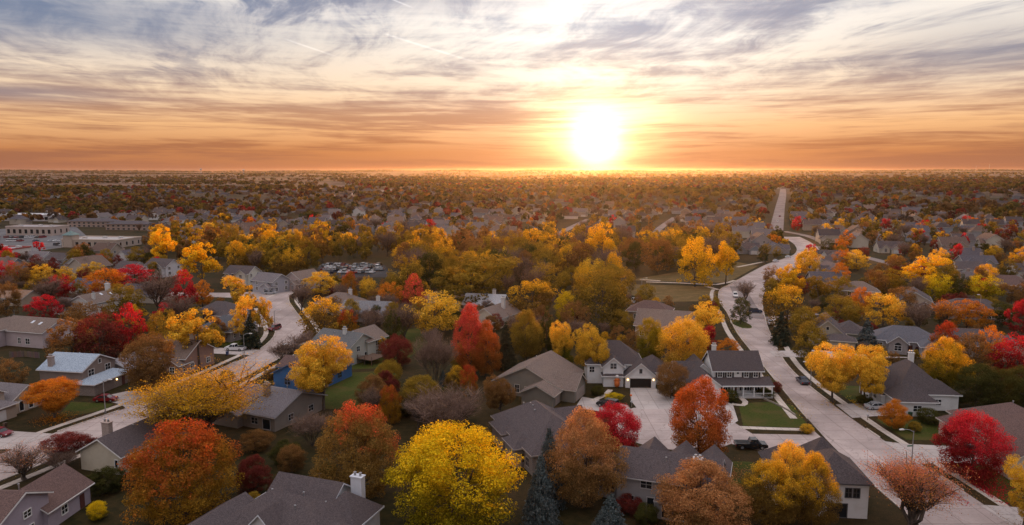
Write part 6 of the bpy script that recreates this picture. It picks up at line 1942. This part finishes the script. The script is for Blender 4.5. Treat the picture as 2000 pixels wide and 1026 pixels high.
def auto_label(look, px, py):
    cand = sorted(LAND, key=lambda l: (l[0] - px) ** 2 + ((l[1] - py) * 2.2) ** 2)
    for extra in ('', 'small ', 'neat ', 'plain '):
        for lx, ly, nm in cand[:7]:
            dx_, dy_ = px - lx, (py - ly) * 2.2
            rel = ('right of' if dx_ > 0 else 'left of') if abs(dx_) > abs(dy_) else ('beyond' if dy_ < 0 else 'in front of')
            far_ = '' if math.hypot(dx_, dy_) < 90 else 'well '
            lab = '%s%s %s%s %s' % (extra if not look.startswith(extra) else '', look, far_, rel, nm)
            if lab not in SEEN and len(lab.split()) <= 16:
                SEEN.add(lab)
                return lab
    for o_ in ('second', 'third', 'fourth', 'fifth', 'sixth', 'seventh', 'eighth', 'ninth', 'tenth'):
        for lx, ly, nm in cand[:3]:
            rel = 'right of' if px > lx else 'left of'
            lab = '%s, %s one %s %s' % (look, o_, rel, nm)
            if lab not in SEEN:
                SEEN.add(lab)
                return lab
    return look + ' in the far suburb'


def clear(x, y, r):
    return all((x - a) ** 2 + (y - b) ** 2 > (r + c) ** 2 for a, b, c in SPOTS)


def in_poly(x, y, poly):
    c = False; j = len(poly) - 1
    for i in range(len(poly)):
        xi, yi = poly[i]; xj, yj = poly[j]
        if (yi > y) != (yj > y) and x < (xj - xi) * (y - yi) / (yj - yi + 1e-12) + xi:
            c = not c
        j = i
    return c


ROADP = [BL + BR_[::-1], AL + [(-165, 295), (-112, 293), (-102, 300), (-100, 340)] + AR[::-1], court]
MEADOW = [G(*q) for q in [(1212, 546), (1425, 546), (1490, 515), (1400, 592), (1290, 592), (1215, 578)]]
CARPARK = [G(*q) for q in [(600, 560), (612, 514), (770, 514), (790, 556)]]


def seg_dist(x, y, a, b):
    vx, vy = b[0] - a[0], b[1] - a[1]
    t = max(0, min(1, ((x - a[0]) * vx + (y - a[1]) * vy) / (vx * vx + vy * vy)))
    return math.hypot(x - a[0] - t * vx, y - a[1] - t * vy)


STREETS = [(FAR, 9), ([G(*q) for q in [(1262, 470), (1290, 445), (1318, 425)]], 6), ([G(*q) for q in [(1080, 462), (1120, 442), (1150, 428)]], 8),
           ([G(*q) for q in [(640, 385), (712, 377), (790, 370), (866, 365)]], 26), ([G(*q) for q in [(1600, 482), (1700, 505), (1790, 530)]], 6)]


def on_road(x, y, pad):
    if y < 640:
        for dx_, dy_ in ((0, 0), (pad, 0), (-pad, 0), (0, pad), (0, -pad)):
            if any(in_poly(x + dx_, y + dy_, p) for p in ROADP):
                return True
    for line, r in STREETS:
        for a, b in zip(line, line[1:]):
            if seg_dist(x, y, a, b) < r + pad:
                return True
    return False


LOT = [G(-60, 500), G(-60, 446), G(130, 436), G(300, 446), G(300, 470), G(262, 500), G(120, 508)]

# ---- prototypes of suburban houses
def proto_house(i, big):
    rng_ = random.Random(100 + i)
    w_, d_ = rng_.uniform(12, 16), rng_.uniform(9, 11.5)
    two = rng_.random() < 0.6
    h = 5.2 if two else 3.1
    main = 'hip' if rng_.random() < 0.45 else 'gable'
    wings = [W(0, 0, w_, d_, h, main, 'x', rng_.uniform(30, 38))]
    sx = rng_.choice((-1, 1))
    wings.append(W(sx * w_ * 0.27, -d_ * 0.5, 6.6, 6.0, 2.9, 'gable' if rng_.random() < .7 else 'hip', 'y', 36))
    if big:
        wings.append(W(-sx * w_ * 0.22, -d_ * 0.42, 4.6, 3.4, h * 0.98, 'gable', 'y', 42))
    ops = [('garage', 1, 's', 0, 1.2, 4.8, 2.2), ('window', 0, 's', -sx * w_ * 0.36, 1.6, 1.3, 1.3), ('window', 0, 'e', 0, 1.6, 1.3, 1.3)]
    if big:
        ops += [('window', 2, 's', 0, h - 0.9, 1.4, 1.3), ('window', 2, 's', 0, 1.6, 1.4, 1.3), ('window', 0, 'w', 0, 1.6, 1.3, 1.3)]
        if two:
            ops += [('window', 0, 'e', 1.5, 4.2, 1.2, 1.2), ('window', 0, 'w', 1.5, 4.2, 1.2, 1.2), ('window', 0, 's', sx * w_ * 0.3, 4.5, 1.2, 1.0)]
    rec = []
    for wg in wings:
        mw, mr, mf = wing_meshes(wg)
        rec.append(('wall', mw, (wg['x'], wg['y'], 0), 0, 'wall', None)); rec.append(('roof', mr, (wg['x'], wg['y'], 0), 0, 'roof', ('fascia', mf, 'trim')))
    for op in ops:
        kind, wi, face, u, z, ww, hh = op
        p, rz = put_on(wings[wi], face, u, z)
        if kind == 'garage':
            rec.append(('garage_door', garage_mesh(ww, hh), p, rz, 'trim', None))
        else:
            fm, pm = window_meshes(ww, hh, 'sash')
            rec.append(('window', fm, p, rz, 'trim', ('pane', pm, None)))
    ch = MB().box((-sx * w_ * 0.2, d_ * 0.15, h + d_ * 0.14 + 0.9), (1.1, 0.9, d_ * 0.28 + 1.8)).mesh('chimney', BRICK)
    rec.append(('chimney', ch, (0, 0, 0), 0, 'chim', None))
    return rec, wings


NEARP = [proto_house(i, True) for i in range(7)]
FARP = [proto_house(20 + i, False) for i in range(6)]
WCOL = [('white', (0.64, 0.62, 0.61)), ('cream', (0.52, 0.46, 0.38)), ('tan', (0.40, 0.33, 0.27)), ('grey', (0.32, 0.31, 0.32)), ('brown', (0.28, 0.20, 0.16)), ('blue-grey', (0.26, 0.29, 0.34)), ('beige', (0.46, 0.40, 0.34))]
RCOL = [('dark', (0.090, 0.072, 0.074)), ('brown', (0.13, 0.088, 0.074)), ('grey', (0.14, 0.122, 0.125)), ('black', (0.066, 0.055, 0.058)), ('warm brown', (0.17, 0.12, 0.10)), ('slate', (0.098, 0.09, 0.105))]
n_auto_house = 0


def suburb_house(x, y, rot, near):
    global n_auto_house
    rec, wings = (NEARP if near else FARP)[arng.randrange(7 if near else 6)]
    wn, wc = WCOL[arng.randrange(len(WCOL))]; rn, rc = RCOL[arng.randrange(len(RCOL))]
    px, py = pix(x, y, terrain(x, y) + 3)
    hip = 'hip-roofed ' if wings[0]['roof'] == 'hip' else ''
    tall = 'two-storey ' if wings[0]['h'] > 4 else ''
    lab = auto_label('%s %shouse with %s %sroof' % (wn, tall, rn, 'hip ' if hip else 'gable '), px, py)
    root = empty('house', lab, 'house', (x, y, terrain(x, y) - 0.05), R(rot), 'houses of the suburb')
    cols = {'wall': wc, 'roof': rc, 'trim': (0.60, 0.58, 0.56), 'chim': (0.34, 0.25, 0.21), None: None}
    for nm, me, loc, rz, role, sub in rec:
        o = link(nm, me, root, cols[role], loc, rz)
        if sub and (near or nm == 'roof'):
            link(sub[0], sub[1], o, cols[sub[2]])
    SPOTS.append((x, y, 6.5))
    n_auto_house += 1


LOOKS = {'gold': ['golden tree', 'gold autumn tree'], 'yellow': ['bright yellow tree'], 'lime': ['yellow green tree'], 'crimson': ['crimson maple'], 'scarlet': ['red and orange maple'], 'ember': ['orange red maple'], 'orange': ['orange tree'],
         'rust': ['rust brown oak'], 'brown': ['brown oak'], 'olive': ['olive tree'], 'green': ['dark green tree'], 'maroon': ['dark red tree'], 'goldtop': ['gold-topped brown tree'], 'twig': ['leafless brown tree'], 'fir': ['dark conifer']}
n_auto_tree = 0


def wild_tree(kind, x, y, W_, H, shape, group, lod=None):
    global n_auto_tree
    px, py = pix(x, y, terrain(x, y) + H * 0.6)
    size = 'tall ' if H > 14 else 'small ' if H < 7.5 else ''
    wd = {'column': 'narrow ', 'dome': 'domed ', 'egg': 'egg-shaped ', 'round': 'round ', 'vase': 'spreading ', 'lobed': 'billowing '}.get(shape, '')
    lab = auto_label(size + wd + LOOKS[kind][arng.randrange(len(LOOKS[kind]))], px, py)
    tree(kind, x, y, W_, H, shape, lab, lod, group)
    n_auto_tree += 1


# ---- creek wood: tall crowns shoulder to shoulder
WK = ['olive', 'olive', 'olive', 'goldtop', 'goldtop', 'olive', 'brown', 'gold', 'olive', 'twig', 'olive', 'brown', 'brown', 'twig', 'green', 'goldtop']
n_ = 0
for py in (585, 574, 562, 551, 541, 531, 522, 513, 505, 498, 492, 487):
    px = 268 + arng.uniform(0, 20)
    while px < 1500:
        x, y = G(px + arng.uniform(-8, 8), py + arng.uniform(-4, 4))
        right_end = 1440 if py < 540 else 1215
        left_end = 300 if py < 515 else 440 if py < 545 else 790
        if left_end < px < right_end and clear(x, y, 1.8) and not in_poly(x, y, MEADOW) and not in_poly(x, y, CARPARK) and not on_road(x, y, 5):
            H = arng.uniform(9.5, 18.0); W_ = H * arng.uniform(0.6, 1.0)
            k = WK[arng.randrange(len(WK))]
            sh = 'bare' if k == 'twig' else arng.choice(['round', 'egg', 'vase', 'lobed', 'round', 'dome'])
            wild_tree(k, x, y, W_, H, sh, 'trees of the creek wood', 'mid' if py > 515 else 'far')
            n_ += 1
        px += arng.uniform(22, 40) * (py - 333) / 200 + 6
print('wood trees', n_)

# ---- suburb blocks: houses in rows with trees between
SK = ['brown', 'olive', 'gold', 'maroon', 'crimson', 'orange', 'olive', 'brown', 'brown', 'olive', 'green', 'twig', 'green', 'brown', 'twig', 'twig', 'olive', 'maroon', 'goldtop']
far_h, far_t = [], []
CELL_X, CELL_Y = 22.0, 33.0
yy = 205.0
row = 0
while yy < 2700:
    cy = CELL_Y if yy < 900 else 42.0
    cx = CELL_X if yy < 900 else 30.0
    half = yy * 0.80 + 60
    xx = -half
    while xx < half:
        x = xx + arng.uniform(-3.5, 3.5); y = yy + arng.uniform(-4, 4)
        xx += cx
        px, py = pix(x, y, terrain(x, y))
        if px < -90 or px > 2090:
            continue
        # where the wood, meadow, shops, fields and the near gardens are, no suburb
        if py > 480 and 300 < px < 1455:
            continue
        if py > 500 and 600 < px < 1480:
            continue
        if py > 600 or (py > 560 and px < 900 and px > 330):
            continue
        if in_poly(x, y, LOT) or in_poly(x, y, MEADOW):
            continue
        if py < 369 and px < 640 + (py - 350) * 4:
            continue
        if py < 347 and px < 1050:
            continue
        # woods and open ground break the rows further off
        wd_ = math.sin(x * 0.0047 + 1.1 + math.sin(y * 0.003)) * math.sin(y * 0.0061 + x * 0.0011 + 0.5) + 0.5 * math.sin(x * 0.013 + y * 0.009)
        woods = y > 640 and wd_ > 0.62
        openg = y > 700 and wd_ < -0.95
        if openg and arng.random() < 0.85:
            continue
        # a house
        road = on_road(x, y, 9)
        tilt_ = -16 + 10 * math.sin(x * 0.004 + y * 0.003)
        is_h = arng.random() < (0.05 if woods else 0.70) and not road
        if is_h and clear(x, y, 6.0 if y < 900 else 4):
            rot = tilt_ + (0 if row % 2 else 180) + arng.choice((0, 0, 90))
            if y < 470:
                suburb_house(x, y, rot, True)
                if arng.random() < 0.4:
                    ci = arng.randrange(len(pal)); cr_, sr_ = math.cos(R(rot)), math.sin(R(rot))
                    cxp, cyp = x + cr_ * 3 + sr_ * 11.5, y + sr_ * 3 - cr_ * 11.5
                    if clear(cxp, cyp, 2.0):
                        qx, qy = pix(cxp, cyp, 1.0)
                        car(arng.choice(('sedan', 'suv', 'van')), auto_label('%s vehicle parked' % palname[ci], qx, qy), cxp, cyp, rot + 90, pal[ci], 'cars parked by suburb houses')
                        SPOTS.append((cxp, cyp, 2.5))
            elif n_auto_house < 255 and y < 800:
                suburb_house(x, y, rot, False)
            else:
                far_h.append((x, y, rot))
        # its trees
        for _ in range(3 if y < 640 else 6 if woods else 3):
            tx, ty = x + arng.uniform(-cx * .6, cx * .6), y + arng.uniform(-cy * .55, cy * .55)
            if arng.random() < 0.8 and not on_road(tx, ty, 3):
                k = SK[arng.randrange(len(SK))] if not woods else arng.choice(('olive', 'brown', 'goldtop', 'olive', 'twig', 'green', 'brown'))
                H = arng.uniform(6.0, 12.0) * (1.25 if woods else 1.0); W_ = H * arng.uniform(0.7, 1.0)
                if y < 640 and clear(tx, ty, 0.6):
                    sh = 'bare' if k == 'twig' else arng.choice(['round', 'egg', 'dome', 'lobed', 'round'])
                    wild_tree(k, tx, ty, W_, H, sh, 'trees of the suburb')
                elif y >= 640:
                    far_t.append((tx, ty, W_, H, k))
    yy += cy
    row += 1
print('auto houses', n_auto_house, 'auto trees', n_auto_tree, 'far', len(far_h), len(far_t))

# ---- garden fillers close by: brown and dark small trees and undergrowth in the back gardens
GK = ['brown', 'maroon', 'olive', 'twig', 'green', 'brown', 'twig', 'olive', 'goldtop']
YARDS = [[(480, 800), (640, 800), (640, 1000), (480, 920)], [(720, 600), (1010, 612), (980, 850), (720, 900)], [(1000, 600), (1240, 600), (1250, 680), (1010, 700)], [(1150, 690), (1300, 680), (1300, 700), (1150, 700)],
         [(90, 590), (440, 570), (430, 700), (110, 720)], [(0, 520), (330, 515), (330, 590), (0, 600)], [(1500, 560), (2000, 560), (2000, 640), (1640, 640)], [(1620, 620), (2000, 630), (2000, 720), (1700, 720)],
         [(240, 900), (480, 960), (560, 1010), (160, 1020)], [(1840, 720), (2000, 720), (2000, 790), (1860, 790)], [(1220, 590), (1400, 600), (1390, 700), (1240, 690)], [(640, 560), (830, 560), (830, 640), (640, 640)]]
HMAX = {6: 6.0, 7: 4.2, 8: 3.6, 9: 5.0, 10: 5.0}
for yi, yd in enumerate(YARDS):
    poly = [G(*q) for q in yd]
    ax_ = [p[0] for p in poly]; ay_ = [p[1] for p in poly]
    area = 0.5 * abs(sum(poly[i][0] * poly[(i + 1) % 4][1] - poly[(i + 1) % 4][0] * poly[i][1] for i in range(4)))
    for _ in range(int(area / 45)):
        x, y = arng.uniform(min(ax_), max(ax_)), arng.uniform(min(ay_), max(ay_))
        if in_poly(x, y, poly) and not on_road(x, y, 3) and clear(x, y, 1.2):
            k = GK[arng.randrange(len(GK))]
            H = min(arng.uniform(3.8, 8.5), HMAX.get(yi, 9.0) * arng.uniform(0.8, 1.0)); W_ = H * arng.uniform(0.7, 1.0)
            if yi == 8 and k == 'goldtop':
                k = 'brown'
            sh = arng.choice(['bare', 'thicket', 'thicket']) if k == 'twig' else arng.choice(['round', 'dome', 'egg', 'lobed'])
            wild_tree(k, x, y, W_, H, sh, 'garden trees')
print('auto trees with gardens', n_auto_tree)

# ---- too far to pick apart: one mass of houses, one of trees
def far_houses():
    V, F, C = [], [], []
    for x, y, rot in far_h:
        c, s = math.cos(R(rot)), math.sin(R(rot)); z = terrain(x, y)
        w_, d_ = arng.uniform(11, 15) / 2, arng.uniform(8.5, 11) / 2
        h = arng.choice((3.0, 3.2, 5.2)); rr = arng.uniform(2.4, 3.6)
        wc = tuple(v * 0.6 for v in WCOL[arng.randrange(len(WCOL))][1]); rc = tuple(v * 0.8 for v in RCOL[arng.randrange(len(RCOL))][1])
        k = d_ * 0.9 if arng.random() < 0.5 else -0.3
        pts = [(-w_, -d_, 0), (w_, -d_, 0), (w_, d_, 0), (-w_, d_, 0), (-w_, -d_, h), (w_, -d_, h), (w_, d_, h), (-w_, d_, h)]
        o = 0.4
        roof = [(-w_ - o, -d_ - o, h), (w_ + o, -d_ - o, h), (w_ + o, d_ + o, h), (-w_ - o, d_ + o, h), (-w_ + k, 0, h + rr), (w_ - k, 0, h + rr)]
        b = len(V)
        for p in pts + roof:
            V.append((x + p[0] * c - p[1] * s, y + p[0] * s + p[1] * c, z + p[2]))
        for q in ((0, 1, 5, 4), (1, 2, 6, 5), (2, 3, 7, 6), (3, 0, 4, 7), (8, 9, 13, 12), (10, 11, 12, 13), (9, 10, 13, 13), (11, 8, 12, 12)):
            F.append(tuple(dict.fromkeys(b + i for i in q)))
        C += [wc] * 8 + [rc] * 6
    me = bpy.data.meshes.new('distant_houses'); me.from_pydata(V, [], F)
    a = me.attributes.new('tone', 'FLOAT_COLOR', 'POINT')
    a.data.foreach_set('color', np.concatenate([np.array(C), np.ones((len(C), 1))], 1).astype(np.float32).ravel())
    me.materials.append(mk_tone('far_house_paint', 0.0))
    tag(link('distant_houses', me), 'mass of tiny distant houses reaching towards the horizon', 'houses', kind='stuff')


far_houses()
TONE = {'gold': (0.28, 0.155, 0.03), 'goldtop': (0.20, 0.118, 0.03), 'lime': (0.30, 0.21, 0.02), 'crimson': (0.22, 0.03, 0.03), 'scarlet': (0.30, 0.10, 0.03), 'orange': (0.32, 0.13, 0.03), 'rust': (0.20, 0.10, 0.04), 'brown': (0.12, 0.068, 0.032), 'olive': (0.135, 0.098, 0.024), 'green': (0.055, 0.055, 0.02), 'maroon': (0.10, 0.03, 0.026), 'twig': (0.11, 0.078, 0.062)}
# tree belts and copses further away still
def belt(x0, x1, y, n_b, hmin, hmax):
    for _ in range(n_b):
        x = arng.uniform(x0, x1); H = arng.uniform(hmin, hmax)
        far_t.append((x, y + arng.gauss(0, 30) + (x - x0) * 0.04, H * arng.uniform(1.2, 2.4), H, arng.choice(['brown', 'olive', 'brown', 'green', 'green', 'twig'])))


for _ in range(80):
    y = 2100 + 7000 * arng.random() ** 1.5
    x = arng.uniform(-0.80, -0.12) * y
    L_ = arng.uniform(0.04, 0.22) * y
    belt(x, x + L_, y, int(L_ / 14) + 4, 6, 11)
for _ in range(4200):
    y = 2300 + 7500 * arng.random() ** 1.6
    x = arng.uniform(-0.12, 0.80) * y
    dens = math.sin(x * 0.0021 + 1.7) * math.sin(y * 0.0033 + x * 0.0006) + 0.5 * math.sin(x * 0.0071 + y * 0.004)
    if dens < -0.2 and arng.random() > 0.5:
        continue
    H = arng.uniform(7, 13); far_t.append((x, y, H * arng.uniform(0.9, 2.2), H, arng.choice(['brown', 'olive', 'brown', 'rust', 'green', 'olive', 'twig', 'gold'])))
# the skyline belt
for _ in range(2600):
    y = arng.uniform(9000, 11600); x = arng.uniform(-0.8, 0.8) * y
    lump = 0.5 + 0.5 * math.sin(x * 0.0013) * math.sin(x * 0.0041 + 1.0)
    far_t.append((x, y, arng.uniform(25, 70), min(arng.uniform(5, 9) + 20 * lump, 67.0 - terrain(x, y)), arng.choice(['brown', 'olive', 'green', 'twig'])))


def far_trees():
    rng = np.random.default_rng(8)
    VV, CC = [], []
    for x, y, W_, H, k in far_t:
        n_q = 34 if y < 1100 else 20 if y < 2600 else 9
        z = terrain(x, y)
        d = rnd_unit(rng, n_q); d[:, 2] = np.abs(d[:, 2]) * 1.15 - 0.25
        P = np.array([x, y, z + H * 0.55]) + d * np.array([W_ * 0.46, W_ * 0.46, H * 0.42]) * rng.uniform(0.7, 1.05, (n_q, 1))
        sz = 0.30 * W_ if n_q < 30 else 0.20 * W_
        v = quads(rng, P, d + rng.normal(0, 0.45, (n_q, 3)), min(sz, 0.45 * H), 0.75)
        VV.append(v)
        t = np.array(TONE.get(k, TONE['olive'])) * rng.uniform(0.8, 1.2)
        CC.append(np.repeat(t[None, :] * rng.uniform(0.65, 1.3, (n_q, 1)), 4, 0))
    V = np.concatenate(VV); C = np.concatenate(CC)
    me = np_mesh('distant_trees', V, np.arange(len(V)).reshape(-1, 4), mk_tone('far_foliage', 0.3), cols=C)
    tag(link('distant_trees', me), 'mass of tiny distant autumn trees reaching towards the horizon', 'trees', kind='stuff')


far_trees()

# ------------------------------------------------------------------ haze
hz, hn = new_mat('haze_air')
pv = hn.n('ShaderNodeVolumePrincipled')
pv.inputs['Color'].default_value = (0.95, 0.85, 0.77, 1)
pv.inputs['Density'].default_value = 0.000015
pv.inputs['Anisotropy'].default_value = 0.78
ho = hn.n('ShaderNodeOutputMaterial'); hn.t.links.new(pv.outputs[0], ho.inputs['Volume'])
hb = MB().box((0, 6250, 34.0), (27000, 12900, 74.0)).build('haze', hz)
tag(hb, 'thin evening haze lying over the suburb and fields', 'haze', kind='stuff')
